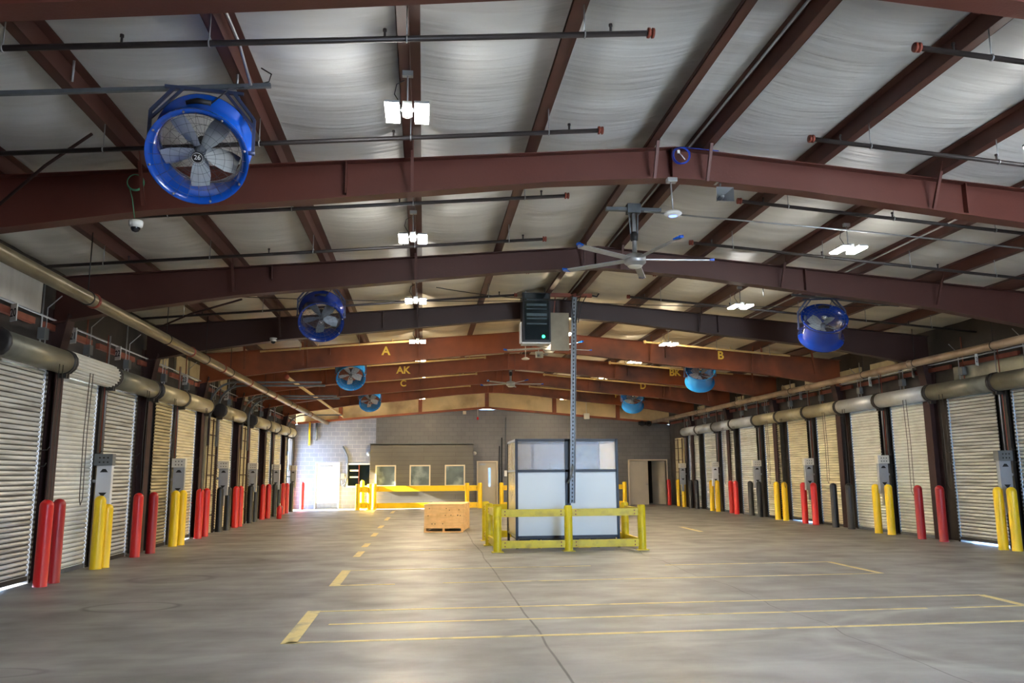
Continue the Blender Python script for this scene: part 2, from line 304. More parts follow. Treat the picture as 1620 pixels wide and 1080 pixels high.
def text(body, size, loc, rot, m, parent, name='lettering', ext=0.002):
    cu = bpy.data.curves.new(name, 'FONT'); cu.body = body; cu.size = size; cu.extrude = ext; cu.align_x = 'CENTER'; cu.align_y = 'CENTER'; cu.offset = size*(0.03 if ext < .0015 and size > .3 else 0.012)
    tmp = bpy.data.objects.new('tmp_text', cu); C.objects.link(tmp); dg = bpy.context.evaluated_depsgraph_get(); dg.update()
    me = bpy.data.meshes.new_from_object(tmp.evaluated_get(dg)); me.name = name; C.objects.unlink(tmp); bpy.data.objects.remove(tmp)
    if not me.materials: me.materials.append(m)
    o = bpy.data.objects.new(name, me); C.objects.link(o); o.location = loc; o.rotation_euler = rot
    if parent: o.parent = parent
    return o
def S(o): o['kind'] = 'structure'; return o
ordn = ['nearest', 'second', 'third', 'fourth', 'fifth', 'sixth', 'seventh', 'eighth', 'ninth', 'tenth', 'eleventh', 'twelfth', 'thirteenth']
# ================================================================== SHELL
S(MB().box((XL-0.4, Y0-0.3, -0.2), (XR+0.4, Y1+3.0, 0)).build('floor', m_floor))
S(MB().box((-70, -70, -0.45), (70, 110, -0.22)).build('ground_outside', m_yard))
S(MB().box((-4, Y0-30, -0.2), (16, Y0-0.3, -0.02)).build('ground_bounce_apron', mat('pale apron bouncing daylight', srgb(222, 220, 212), 0.8, 0, 0.05, 0.5)))  # unseen pale slab added to throw daylight up at the roof
S(MB().box((XL-12, 34, -0.2), (XL-0.4, Y1+3, -0.02)).build('ground_ramp', m_yard))
# roof insulation: sagging, wrinkled vinyl between purlins
PX = [-4.7, -3.2, -1.7, -0.175, 1.28, 2.78, 3.40, 4.90, 6.42, 7.92, 9.42, 10.92]
def insulation():
    b = MB(); xs = []
    nodes = [XL-0.45]+PX+[XR+0.45]
    for i in range(len(nodes)-1):
        a, c = nodes[i], nodes[i+1]; n = 14
        for k in range(n): xs.append((a+(c-a)*k/n, k/n, c-a))
    xs.append((nodes[-1], 0, 1)); ys = [Y0-0.4+0.16*j for j in range(int((Y1+0.7-Y0)/0.16)+1)]; nx = len(xs)
    from mathutils import noise
    vs = []
    for y in ys:
        for x, t, wd in xs:
            e = .11/wd; t = min(1, max(0, (t-e)/(1-2*e))); q = 4*t*(1-t)
            sag = q*0.085*min(1, wd/1.5)
            wr = noise.noise(Vector((x*0.5, y*2.3, 3.1)))*0.035*q+noise.noise(Vector((x*0.7, y*5.5, 9.1)))*0.014*q
            vs.append((x, y, zins(x)-sag+wr+.002))
    fs = [(j*nx+i, j*nx+i+1, (j+1)*nx+i+1, (j+1)*nx+i) for j in range(len(ys)-1) for i in range(nx-1)]
    b.add(vs, fs, True); o = b.build('ceiling', m_ins); S(o)
    MB().add([(XL-0.8, Y0-0.5, zins(XL)+0.15), (RX, Y0-0.5, zins(RX)+0.25), (XR+0.8, Y0-0.5, zins(XR)+0.15), (XL-0.8, Y1+0.6, zins(XL)+0.15), (RX, Y1+0.6, zins(RX)+0.25), (XR+0.8, Y1+0.6, zins(XR)+0.15)],
             [(0, 1, 4, 3), (1, 2, 5, 4)]).build('roof_deck', m_galv, None, kind='structure')
insulation()
# --- side walls: lintel band above the doors plus the piers between door openings
DOORS_L = [(11.55, 13.2, 'grey'), (13.7, 15.25, 'white'), (15.6, 17.2, 'grey'), (18.35, 19.7, 'old'), (20.0, 21.65, 'cream'), (23.95, 25.7, 'cream'),
           (28.2, 29.8, 'cream'), (30.75, 32.05, 'cream'), (32.6, 34.3, 'cream'), (34.95, 36.1, 'cream')]
DOORS_R = [(13.65, 15.15, 'grey'), (15.6, 17.2, 'grey'), (17.95, 19.5, 'white'), (20.0, 21.5, 'white'), (22.0, 23.5, 'cream'), (24.05, 25.5, 'cream'), (26.0, 27.35, 'cream'),
           (27.95, 29.6, 'white'), (30.1, 31.5, 'white'), (32.05, 33.55, 'white'), (34.1, 35.6, 'white')]
OPEN_L = (36.75, 38.2)
DH = 3.22
def side_wall(name, x, s, doors, opening=None):
    b = MB(); xo = x+s*0.28; xi = x+s*0.10
    b.box((xi, Y0, DH), (xo, Y1, zins(x)+0.1))
    spans = sorted([(d[0], d[1]) for d in doors]+([opening] if opening else [])); y = Y0
    for a, c in spans: b.box((xi, y, 0), (xo, a, DH)); y = c
    b.box((xi, y, 0), (xo, Y1, DH)); S(b.build(name, m_wallp))
side_wall('wall_left', XL, -1, DOORS_L, OPEN_L); side_wall('wall_right', XR, 1, DOORS_R)
# end (back) wall : block wall up to the rusty gable angle, openings for three doors and a window
def holes_wall(b, x0, x1, z1f, y0, y1, holes):   # holes (xa, xb, za, zb), sorted, no overlap in x; z1f(x) top line
    xs = x0
    for xa, xb, za, zb in holes:
        b.prism([(xs, 0), (xa, 0), (xa, z1f(xa))]+([(RX, z1f(RX))] if xs < RX < xa else [])+[(xs, z1f(xs))], y0, y1)
        if za > 0: b.box((xa, y0, 0), (xb, y1, za))
        b.prism([(xa, zb), (xb, zb), (xb, z1f(xb)), (xa, z1f(xa))], y0, y1); xs = xb
    b.prism([(xs, 0), (x1, 0), (x1, z1f(x1))]+([(RX, z1f(RX))] if xs < RX < x1 else [])+[(xs, z1f(xs))], y0, y1)
def zblock(x): return 4.72-0.085*abs(x-RX)
SPLIT = -2.3
b = MB(); holes_wall(b, XL-0.1, SPLIT, zblock, Y1, Y1+0.2, [(-5.1, -3.98, 0, 2.12), (-3.58, -2.55, 1.05, 2.03)]); S(b.build('wall_back_left', m_block_blue))
b = MB(); holes_wall(b, SPLIT, XR+0.1, zblock, Y1, Y1+0.2, [(2.56, 3.58, 0, 2.14), (10.12, 12.0, 0, 2.16)]); S(b.build('wall_back', m_block))
b = MB(); b.strip([(XL-0.2, zins(XL)+.1), (RX, zins(RX)+.1), (XR+0.2, zins(XR)+.1)], [(XL-0.2, zblock(XL)), (RX, zblock(RX)), (XR+0.2, zblock(XR))], Y1+0.02, Y1+0.14); S(b.build('wall_gable_insulation', m_gable))
b = MB(); b.strip([(XL, zblock(XL)+0.10), (RX, zblock(RX)+0.10), (XR, zblock(XR)+0.10)], [(XL, zblock(XL)), (RX, zblock(RX)), (XR, zblock(XR))], Y1-0.12, Y1+0.02); S(b.build('trim_1', m_rust))
b = MB()
for x in (-4.0, -0.2, 3.05, 6.4, 9.6): b.box((x-0.09, Y1-0.14, zblock(x)+.1), (x+0.09, Y1+0.01, zins(x)-0.1)); b.box((x-0.2, Y1-0.015, zblock(x)+.1), (x+0.2, Y1+0.012, zins(x)-.1)) if 0 else None
S(b.build('trim_2', m_rust))
# behind end-wall openings: dim rooms, dark slab and roof added to block sky
b = MB(); b.box((XL-.2, Y1+2.5, -0.1), (XR+.3, Y1+2.6, 3.1)); b.box((XL-.3, Y1+.2, 2.9), (XR+.3, Y1+2.6, 3.0)); b.box((XL-.3, Y1+.2, -.1), (XL-.2, Y1+2.6, 3.1)); b.box((9.6, Y1+2.4, -0.1), (12.4, Y1+2.5, 2.6)); b.box((9.5, Y1+0.2, 0), (9.6, Y1+2.5, 2.6)); b.box((12.3, Y1+.2, 0), (12.4, Y1+2.5, 2.6)); b.box((9.5, Y1+.2, 2.5), (12.4, Y1+2.5, 2.6)); S(b.build('wall_corridor_skyblock', m_dark))
# front end behind the viewer: unseen wall, bay opening added to light the roof
b = MB(); holes_wall(b, XL-0.2, XR+0.2, lambda x: zins(x)+.1, Y0-0.3, Y0-0.1, [(5.2, 9.6, 0, 3.4)]); S(b.build('wall_front', m_wallp))
# ------------------------------------------------------------------ office block in front of the far wall
YO = 38.2
wins = [(-2.2, -1.36), (-0.6, 0.26), (1.06, 1.9)]
b = MB(); zo = lambda x: 2.99
holes_wall(b, -2.52, 2.36, zo, YO, YO+0.12, [(a, c, 1.06, 1.94) for a, c in wins])
b.box((-2.52, YO+.12, 0), (-2.42, Y1, 2.99)); b.box((2.26, YO+.12, 0), (2.36, Y1, 2.99)); b.box((-2.52, YO, 2.94), (2.36, Y1, 3.0)); S(b.build('wall_office', m_office))
S(MB().box((-2.55, YO-0.03, 2.99), (2.39, Y1-0.01, 3.02)).build('trim_3', m_boxd))
def frame_xz(b, x0, x1, z0, z1, y, t=0.06, d=0.08):
    b.box((x0-t, y-d/2, z0-t), (x0, y+d/2, z1+t)); b.box((x1, y-d/2, z0-t), (x1+t, y+d/2, z1+t)); b.box((x0, y-d/2, z1), (x1, y+d/2, z1+t)); b.box((x0, y-d/2, z0-t), (x1, y+d/2, z0)); return b
for i, (a, c) in enumerate(wins):
    o = frame_xz(MB(), a, c, 1.06, 1.94, YO+0.01, 0.06, 0.1).build('window_%d' % (i+1), m_tanf); S(o)
    MB().box((a, YO+.02, 1.06), (c, YO+.03, 1.94)).build('window_glass', m_glassd, o)
o = frame_xz(MB(), -3.58, -2.56, 1.05, 2.03, Y1+0.0, 0.08, 0.1).build('window_4', m_white); S(o)
MB().box((-3.58, Y1+.07, 1.05), (-2.56, Y1+.08, 2.03)).build('window_glass', m_cabinet, o)
MB().box((-3.5, Y1+.04, 1.72), (-3.1, Y1+.06, 1.80)).box((-3.5, Y1+.04, 1.42), (-3.1, Y1+.06, 1.49)).build('window_blind', m_white, o)
MB().box((-3.09, Y1+.02, 1.05), (-3.05, Y1+.05, 2.03)).build('window_mullion', m_couple, o)
# personnel doors
def pdoor(n, x0, x1, h, m, hx, fm, lite=None):
    o = MB().box((x0-0.06, Y1-0.05, 0), (x0, Y1+.12, h+.06)).box((x1, Y1-.05, 0), (x1+.06, Y1+.12, h+.06)).box((x0, Y1-.05, h), (x1, Y1+.12, h+.06)).build('door_%d' % n, fm); S(o)
    d = MB().bbox((x0+.01, Y1+.02, 0.02), (x1-.01, Y1+.065, h-.01), .004).build('door_leaf', m, o)
    MB().lathe([(0.0, -0.075), (.03, -.07), (.035, -.05), (.015, -.03), (.015, 0)], (hx, Y1+.02, 1.0), (0, 1, 0), 12).build('door_knob', m_galv, d)
    if lite: MB().box((lite[0], Y1+.012, lite[2]), (lite[1], Y1+.02, lite[3])).build('door_window', m_glassd, d)
    return o, d
o, d = pdoor(1, -5.06, -4.02, 2.1, m_white, -4.12, m_white); MB().box((-4.9, Y1-.03, 1.95), (-4.3, Y1+.02, 2.02)).build('door_closer', m_galv, d)
MB().box((-5.04, Y1+.01, .03), (-4.04, Y1+.02, .25)).build('kick_plate', m_galv, d)
o, d = pdoor(2, 2.62, 3.52, 2.12, m_tan, 3.4, m_tanf, (3.12, 3.24, .95, 1.85)); MB().box((2.7, Y1-.03, 1.98), (3.0, Y1+.02, 2.06)).build('door_closer', m_galv, d)
o = MB().box((10.06, Y1-.05, 0), (10.12, Y1+.15, 2.22)).box((12.0, Y1-.05, 0), (12.06, Y1+.15, 2.22)).box((10.12, Y1-.05, 2.16), (12.0, Y1+.15, 2.22)).build('door_3', m_tanf); S(o)
d = MB().bbox((10.13, Y1+.03, .02), (11.08, Y1+.075, 2.15), .004).build('door_leaf', m_tan, o); MB().lathe([(0, -.075), (.03, -.07), (.035, -.05), (.015, -.03), (.015, 0)], (11.0, Y1+.03, 1.0), (0, 1, 0), 12).build('door_knob', m_galv, d)
d = MB().beam((11.98, Y1+.1, 1.08), (11.55, Y1+.95, 1.08), .045, 2.12).build('door_leaf', m_tan, o, label='right leaf swung open into the dark room')
# ================================================================== RAFTER FRAMES
FRAMES = [(5.12, m_steel, 5.18), (9.1, m_steel, 5.17), (13.47, m_steel_dim, 5.18), (17.84, m_steel_dimmer, 5.15), (22.0, m_rust, 5.0), (26.3, m_rust, 5.04), (30.6, m_rust, 5.07), (34.9, m_rust, 5.12)]
LETT = {22.0: [('A', -1.08, 4.96), ('B', 8.56, 4.93)], 26.3: [('AK', -0.71, 4.98), ('BK', 8.57, 4.97)], 30.6: [('C', -0.82, 5.02), ('D', 8.64, 4.97)], 34.9: [('F', 8.61, 5.03)]}
FL = ['nearest maroon rafter, mostly out of the picture', 'maroon rafter with the grey horn speaker hanging below',
      'maroon rafter just behind the nearest ceiling fan', 'darkest maroon rafter behind the black equipment cabinet',
      'rust orange rafter stencilled A and B in yellow', 'rust orange rafter stencilled AK and BK in yellow', 'rust orange rafter stencilled C and D in yellow', 'farthest rust orange rafter, stencilled F']
COLS_IN = 0.9
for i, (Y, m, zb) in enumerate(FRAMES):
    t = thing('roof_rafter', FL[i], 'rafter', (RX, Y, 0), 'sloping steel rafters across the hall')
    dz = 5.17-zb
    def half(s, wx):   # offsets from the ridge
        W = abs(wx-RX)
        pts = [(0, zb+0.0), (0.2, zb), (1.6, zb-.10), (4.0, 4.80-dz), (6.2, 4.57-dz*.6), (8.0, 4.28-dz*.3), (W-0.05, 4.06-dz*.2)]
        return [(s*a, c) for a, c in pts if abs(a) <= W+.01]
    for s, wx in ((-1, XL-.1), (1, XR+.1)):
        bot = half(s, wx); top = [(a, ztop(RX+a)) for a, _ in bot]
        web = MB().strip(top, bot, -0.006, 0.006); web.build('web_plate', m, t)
        fl = MB()
        for (a, za), (c, zc) in zip(bot[:-1], bot[1:]): fl.strip([(a, za+.015), (c, zc+.015)], [(a, za-.005), (c, zc-.005)], -0.10, 0.10)
        fl.build('bottom_flange', m, t)
        f2 = MB(); f2.strip([(top[0][0], top[0][1]), (top[-1][0], top[-1][1])], [(top[0][0], top[0][1]-.012), (top[-1][0], top[-1][1]-.012)], -0.10, 0.10); f2.build('top_flange', m, t)
    # diagonal flange braces from the purlins and splice stiffeners
    for x in (-3.2, -0.175, 2.78, 3.45, 6.42, 9.42):
        a = x-RX; zb_ = min(5.17, 5.165-.1*abs(a)*0.9)-dz*.8+.02
        MB().beam((a, -0.35, ztop(x)+.12), (a, -0.09, zb_), .035, .035).build('flange_brace', m, t)
    for x in (-0.95 if i % 2 else -2.6, RX-.03, 6.9): a = x-RX; MB().box((a-.008, -.09, max(4.85, zb-.32)-dz*0 if abs(a) > 1 else zb), (a+.008, -.006, ztop(x)-.012)).build('stiffener', m, t)
    for s_, x, z in LETT.get(Y, []):
        text(s_, 0.33, (x-RX, -0.012, z), (PI/2, 0, 0), m_stencil, t, 'painted_letter', .001)
    # columns under the rafter
    for s, wx, side in ((-1, XL, 'left'), (1, XR, 'right')):
        xo = wx+s*0.10; xi = wx-s*0.10
        c = thing('steel_column', 'maroon column on the %s wall under the %s' % (side, ['rafter above the viewer', 'rafter carrying the horn speaker', 'rafter behind the nearest ceiling fan', 'rafter behind the black cabinet', 'rafter stencilled A', 'rafter stencilled AK', 'rafter stencilled C', 'rafter stencilled F'][i]), 'column', (wx, Y+0.02, 0), 'steel columns of the %s wall' % side)
        kn = 0.22
        MB().prism([(s*.1, 0), (-s*.1, 0), (-s*.1, 3.55), (-s*kn, 4.22), (-s*kn, 4.3), (s*.1, 4.3)], -.006, .006).build('web_plate', m_column, c)
        fl = MB().box((-s*.115, -.13, 0), (-s*.095, .13, 3.55)); fl.beam((-s*.105, 0, 3.55), (-s*kn, 0, 4.22), .26, .02, (0, 1, 0)) if 0 else None
        fl.add([(-s*.115, -.13, 3.55), (-s*.115, .13, 3.55), (-s*(kn+.01), .13, 4.2), (-s*(kn+.01), -.13, 4.2), (-s*.095, -.13, 3.56), (-s*.095, .13, 3.56), (-s*(kn-.01), .13, 4.22), (-s*(kn-.01), -.13, 4.22)],
               [(0, 1, 2, 3), (7, 6, 5, 4), (0, 3, 7, 4), (1, 5, 6, 2)]); fl.build('inner_flange', m_column, c)
        MB().box((s*.08, -.13, 0), (s*.1, .13, 4.3)).build('outer_flange', m_column, c)
# ------------------------------------------------------------------ purlins
pl = {0: 'leftmost', 1: 'second from the left wall', 2: 'running above the nearest blue fan', 3: 'carrying the left row of lamps', 4: 'first left of the ridge pair', 5: 'left one of the close ridge pair', 6: 'right one of the close ridge pair',
      7: 'first right of the ridge pair', 8: 'carrying the right row of lamps', 9: 'first right of the right lamp row', 10: 'second from the right wall', 11: 'rightmost'}
for i, x in enumerate(PX):
    s = -1 if x < 3 else 1        # bottom flange side
    z = ztop(x); b = MB(); w_ = .10
    ya, yb = Y0-.1, Y1-.02
    b.box((x-.006, ya, z), (x+.006, yb, z+.19)); b.box((x, ya, z), (x+s*w_, yb, z+.008)); b.box((x, ya, z+.182), (x-s*w_, yb, z+.19)); b.box((x+s*w_-s*.008, ya, z), (x+s*w_, yb, z+.025))
    o = b.build('roof_purlin', m_purlin); o['label'] = 'red brown purlin, %s' % pl[i]; o['category'] = 'purlin'; o['group'] = 'roof purlins running the length of the hall'
for i, x in enumerate((3.3, 7.85)):   # thin conduits fixed along purlins
    z = ztop(x)+.1; o = MB().tube([(x, Y0+.2, z), (x, Y1-.3, z)], .014, 6).build('conduit', m_galv); o['label'] = ['thin bright conduit along the ridge purlin', 'thin bright conduit along the purlin right of the right lamps'][i]; o['category'] = 'conduit'
o = MB().tube([(-1.62, Y0+.2, ztop(-1.62)+.07), (-1.62, 6.5, ztop(-1.62)+.07), (-1.56, 6.75, 5.0)], .014, 6).build('conduit', m_galv); o['label'] = 'thin conduit along purlin ending above the nearest blue fan'; o['category'] = 'conduit'
# ================================================================== LAMPS (twin adjustable LED heads)
def make_lamp(mled):
    t = thing('twin_head_lamp', 'lamp', 'lamp')
    MB().bbox((-.045, -.10, .0), (.045, .10, .07), .008).build('driver_housing', m_boxd, t)
    MB().lathe([(0, -.05), (.03, -.045), (.038, -.02), (.038, 0)], (0, -.02, -.01), (0, 0, 1), 12).build('sensor', m_offw, t)
    for s in (-1, 1):
        h = MB().bbox((s*.135-.068, -.20, .0), (s*.135+.068, .20, .025), .006); h.beam((s*.03, 0, .03), (s*.135, 0, .03), .04, .02); o = h.build('lamp_head', m_box, t)
        MB().box((s*.135-.062, -.19, -.018), (s*.135+.062, .19, -.001)).build('diffuser', mled, o)
    b = MB(); b.tube([(0, 0, .07), (0, 0, .36)], .008, 6); b.cbox((0, 0, .385), (.10, .05, .05)); b.build('hanger', m_galv, t)
    b = MB(); b.tube([(-.03, 0, .32), (-.10, 0, .28), (-.12, 0, .18), (-.06, 0, .08)], .005, 5); b.build('cord', m_black, t)
    return t
LY = [6.95, 10.95, 15.1, 19.9, 23.2, 27.2, 31.2, 35.3]
cool = make_lamp(m_ledn); warm = make_lamp(m_ledf); first = {id(cool): True, id(warm): True}
def lamp(proto, loc, label, grp):
    if first[id(proto)]: first[id(proto)] = False; proto.location = loc; proto['label'] = label; proto['group'] = grp; return proto
    return dup(proto, loc, label, grp)
wl = ['nearest of the left row, above the near rafter', 'second lamp of the left row, between the horn rafter and the next', 'third lamp of the left row, in front of the darkest rafter', 'fourth lamp of the left row, in front of the stencil A rafter',
      'fifth lamp of the left row, just above the letters AK', 'sixth lamp of the left row, above the letter C', 'seventh lamp of the left row, below the letter C', 'last and smallest lamp of the left row, near the end wall']
wr = ['right row lamp cut by the right edge of the picture', 'slanting twin lamp of the right row beyond the near rafter', 'right row lamp left of the dark blue fan', 'right row lamp in front of the stencil B rafter',
      'right row lamp between the letters B and BK rafters', 'right row lamp left of the letters BK', 'right row lamp level with the letter D', 'last and smallest right row lamp near the end wall']
for i, y in enumerate(LY):
    p = cool if i < 3 else warm
    lamp(p, (-0.19, y, 4.9), 'lit lamp, '+wl[i], 'twin lamps of the left row')
    lamp(p, (6.35, y, 4.9), 'lit twin lamp, '+wr[i], 'twin lamps of the right row')
for x in (-0.19, 6.35): lamp(cool, (x, 3.0, 4.9), 'added unseen twin lamp over the viewer, continuing the %s row' % ('left' if x < 0 else 'right'), 'twin lamps of the %s row' % ('left' if x < 0 else 'right'))  # out of view, added to light the near bays
lamp(warm, (3.29, 18.6, 4.9), 'lone lit twin lamp beside the black cabinet', 'twin lamps near the ridge')
# ================================================================== DRUM FANS
def make_fan(tilt, yaw, mb, cord):
    """tilt > 0: near opening points down towards the viewer"""
    t = thing('drum_fan', 'fan', 'fan'); Rr = .44; L_ = .27
    Mx = Matrix.Rotation(yaw, 4, 'Z') @ Matrix.Rotation(tilt, 4, 'X')
    prof = [(.455, -L_), (.455, -L_+.03), (.40, -L_+.07), (.385, -.1), (.385, .1), (.40, L_-.07), (.455, L_-.03), (.455, L_), (.43, L_), (.39, L_-.07), (.375, .1), (.375, -.1), (.39, -L_+.07), (.43, -L_), (.455, -L_)]
    sh = MB().lathe(prof, (0, 0, 0), (0, 1, 0), 48).xf(Mx).build('drum_housing', mb, t)
    for k in range(8):
        a = 2*PI*(k+.3)/8
        for y in (-L_, L_): MB().lathe([(0, -.012), (.010, -.010), (.012, .004)], (.43*math.cos(a), y, .43*math.sin(a)), (0, 1 if y < 0 else -1, 0), 8).xf(Mx).build('bolt', m_galv, sh)
    MB().lathe([(0, -.02), (.07, -.02), (.075, .0), (.075, .16), (.05, .18), (0, .18)], (0, 0.02, 0), (0, 1, 0), 20).xf(Mx).build('motor', m_black, t)
    MB().lathe([(0, -.10), (.045, -.10), (.05, -.02), (.05, .02)], (0, 0, 0), (0, 1, 0), 16).xf(Mx).build('hub', m_galvd, t)
    for k in range(5):
        a = 2*PI*k/5+.35; b = MB(); vs = []
        for r, wd, tw in ((.05, .05, .75), (.15, .085, .6), (.26, .10, .5), (.355, .085, .42)):
            for q in (-1, 0, 1):
                u = q*wd; vs.append((r, -.04+u*math.sin(tw)-(.012 if q == 0 else 0), u*math.cos(tw)))
        fs = [(i*3+j, i*3+j+1, i*3+j+4, i*3+j+3) for i in range(3) for j in range(2)]
        n = len(vs); vs2 = vs+[(v[0], v[1]+.004, v[2]) for v in vs]
        fs2 = fs+[tuple(x+n for x in f)[::-1] for f in fs]
        ed = [0, 3, 6, 9, 10, 11, 8, 5, 2, 1]
        fs2 += [(ed[i], ed[(i+1) % 10], ed[(i+1) % 10]+n, ed[i]+n) for i in range(10)]
        b.add(vs2, fs2); b.xf(Mx @ Matrix.Rotation(a, 4, 'Y')).build('blade', m_blade, t)
    for y, nm in ((-L_+.01, 'front_guard'), (L_-.01, 'rear_guard')):
        g = MB()
        for R_ in (.08, .16, .24, .32, .385): g.ring((0, y, 0), R_, .0018, (0, 1, 0), 40, 4)
        for k in range(24): a = 2*PI*k/24; g.tube([(.04*math.cos(a), y, .04*math.sin(a)), (.43*math.cos(a), y, .43*math.sin(a))], .0015, 4)
        o = g.xf(Mx).build(nm, m_wire, t)
        if y < 0:
            MB().lathe([(0, -.012), (.055, -.012), (.055, .006), (0, .006)], (0, y, 0), (0, 1, 0), 24).xf(Mx).build('centre_badge', m_black, o)
            MB().ring((0, y-.012, 0), .048, .003, (0, 1, 0), 28, 4).xf(Mx).build('badge_rim', m_white, o)
            tx = text('26', .06, (0, 0, 0), (0, 0, 0), m_white, t, 'badge_number'); tx.matrix_local = Mx @ Matrix.Translation((0, y-.014, .004)) @ Matrix.Rotation(PI/2, 4, 'X')
    # yoke of square tube
    y = MB(); zt = .60; zc = .34; hw = .47
    for s in (-1, 1):
        y.beam((s*hw, .0, -.02), (s*hw, .0, zc), .03, .03, (0, 1, 0)); y.beam((s*hw, 0, zc), (s*.27, 0, zt), .03, .03, (0, 1, 0)); y.beam((s*hw, 0, zc-.08), (s*.19, 0, zt), .025, .025, (0, 1, 0))
        y.tube([(s*.40, 0, 0), (s*(hw+.02), 0, 0)], .02, 10)
    y.beam((-.36, 0, zt), (.36, 0, zt), .03, .03, (0, 1, 0)); y.xf(Matrix.Rotation(yaw, 4, 'Z')).build('yoke_bracket', m_navy, t)
    b = MB(); b.tube([(-.12, -.12, .40), (-.02, -.14, .42), (.10, -.12, .41)], .03, 8)
    b.tube([(.1, -.12, .41), (.24, -.05, .60), (.42, 0, .66), (.6, .0, .72), (.62, 0, .80), (.52, 0, .86)], .007, 5); b.build('power_cord', m_black, t)
    sg = 1 if tilt > 0 else -1
    st = MB().beam((-2.3 if sg > 0 else -.62, 0, zt+.03-(.19 if sg > 0 else -.05)), (.62 if sg > 0 else 1.7, 0, zt+.03+(.05 if sg > 0 else -.14)), .04, .04, (0, 0, 1)).build('hanging_strut', m_galvd, t)
    for x in (-1.22, .30): MB().tube([(x, 0, zt+.03), (x, 0, zt+.27)], .012, 8).build('hanger_rod', m_galv, st)
    return t
f1 = make_fan(math.radians(40), math.radians(8), m_blue, True); f1.scale = (.93, .93, .93); f1.location = (-2.0, 6.92, 4.46); f1['label'] = 'largest blue drum fan, upper left, badge 26'; f1['group'] = 'blue drum fans aimed towards the viewer'
fg = 'blue drum fans aimed towards the viewer'
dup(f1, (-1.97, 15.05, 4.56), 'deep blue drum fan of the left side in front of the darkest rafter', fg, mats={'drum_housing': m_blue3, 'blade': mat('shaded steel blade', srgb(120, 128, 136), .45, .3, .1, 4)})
sky = {'drum_housing': m_blue2}
dup(f1, (-2.15, 23.3, 4.48), 'sky blue drum fan left of the stencil AK', fg, mats=sky)
dup(f1, (-2.12, 31.2, 4.46), 'farthest left sky blue drum fan, in front of the cream gable', fg, mats=sky)
f2 = make_fan(math.radians(-40), math.radians(-14), m_blue3, True); f2.location = (8.07, 15.1, 4.48); f2['label'] = 'deep blue drum fan on the right side showing its dark upper opening'; fg2 = 'blue drum fans aimed away from the viewer'; f2['group'] = fg2
dup(f2, (8.42, 23.4, 4.50), 'sky blue drum fan right of the stencil BK', fg2, mats=sky)
dup(f2, (8.42, 31.4, 4.45), 'farthest right sky blue drum fan, beside the stencil F', fg2, mats=sky)
# ================================================================== LARGE CEILING FANS
def make_hvls():
    t = thing('ceiling_fan', 'f', 'fan')
    MB().lathe([(0, -.10), (.10, -.10), (.15, -.06), (.16, -.05), (.16, .05), (.13, .07), (.05, .09), (0, .09)], (0, 0, 0), (0, 0, 1), 28).build('hub', m_galv, t)
    MB().lathe([(0, -.125), (.09, -.12), (.11, -.10)], (0, 0, 0), (0, 0, 1), 24).build('hub_cap', m_offw, t)
    for k in range(5):
        a = math.radians(-3+72*k); b = MB(); b.bbox((.13, -.055, -.008), (1.10, .055, .008), .004)
        R_ = Matrix.Rotation(a, 4, 'Z') @ Matrix.Rotation(.18, 4, 'X'); o = b.xf(R_).build('blade', m_galv, t)
        MB().add([(1.10, -.055, -.009), (1.19, .0, -.009), (1.19, .06, -.009), (1.10, .055, -.009), (1.10, -.055, .012), (1.19, .0, .03), (1.19, .06, .03), (1.10, .055, .012)], [(3, 2, 1, 0), (4, 5, 6, 7), (0, 1, 5, 4), (1, 2, 6, 5), (2, 3, 7, 6), (3, 0, 4, 7)]).xf(R_).build('blade_tip', m_blue, o)
    MB().tube([(0, 0, .08), (0, 0, .74)], .035, 12).build('down_rod', m_galv, t)
    MB().lathe([(.036, .0), (.055, .01), (.06, .10), (.036, .14)], (0, 0, .28), (0, 0, 1), 14).build('coupling', m_black, t)
    b = MB()
    for s in (-1, 1): b.beam((s*.05, 0, .36), (s*.07, 0, .76), .018, .018, (0, 1, 0))
    b.build('stay_rod', m_galvd, t)
    b = MB().bbox((-.42, -.04, .74), (.42, .04, .79), .006); b.box((-.1, -.07, .70), (.1, .07, .84)); b.build('mounting_strut', m_galvd, t)
    return t
h0 = make_hvls(); h0.location = (3.05, 11.0, 4.68); h0['label'] = 'nearest silver ceiling fan with five long blades and blue tips'; h0['group'] = 'large ceiling fans under the ridge'
dup(h0, (3.12, 19.5, 4.70), 'middle large ceiling fan, mostly hidden below the black cabinet', 'large ceiling fans under the ridge', rz=.3)
dup(h0, (3.05, 27.9, 4.74), 'farthest and smallest of the large ceiling fans under the ridge', 'large ceiling fans under the ridge', rz=.12)
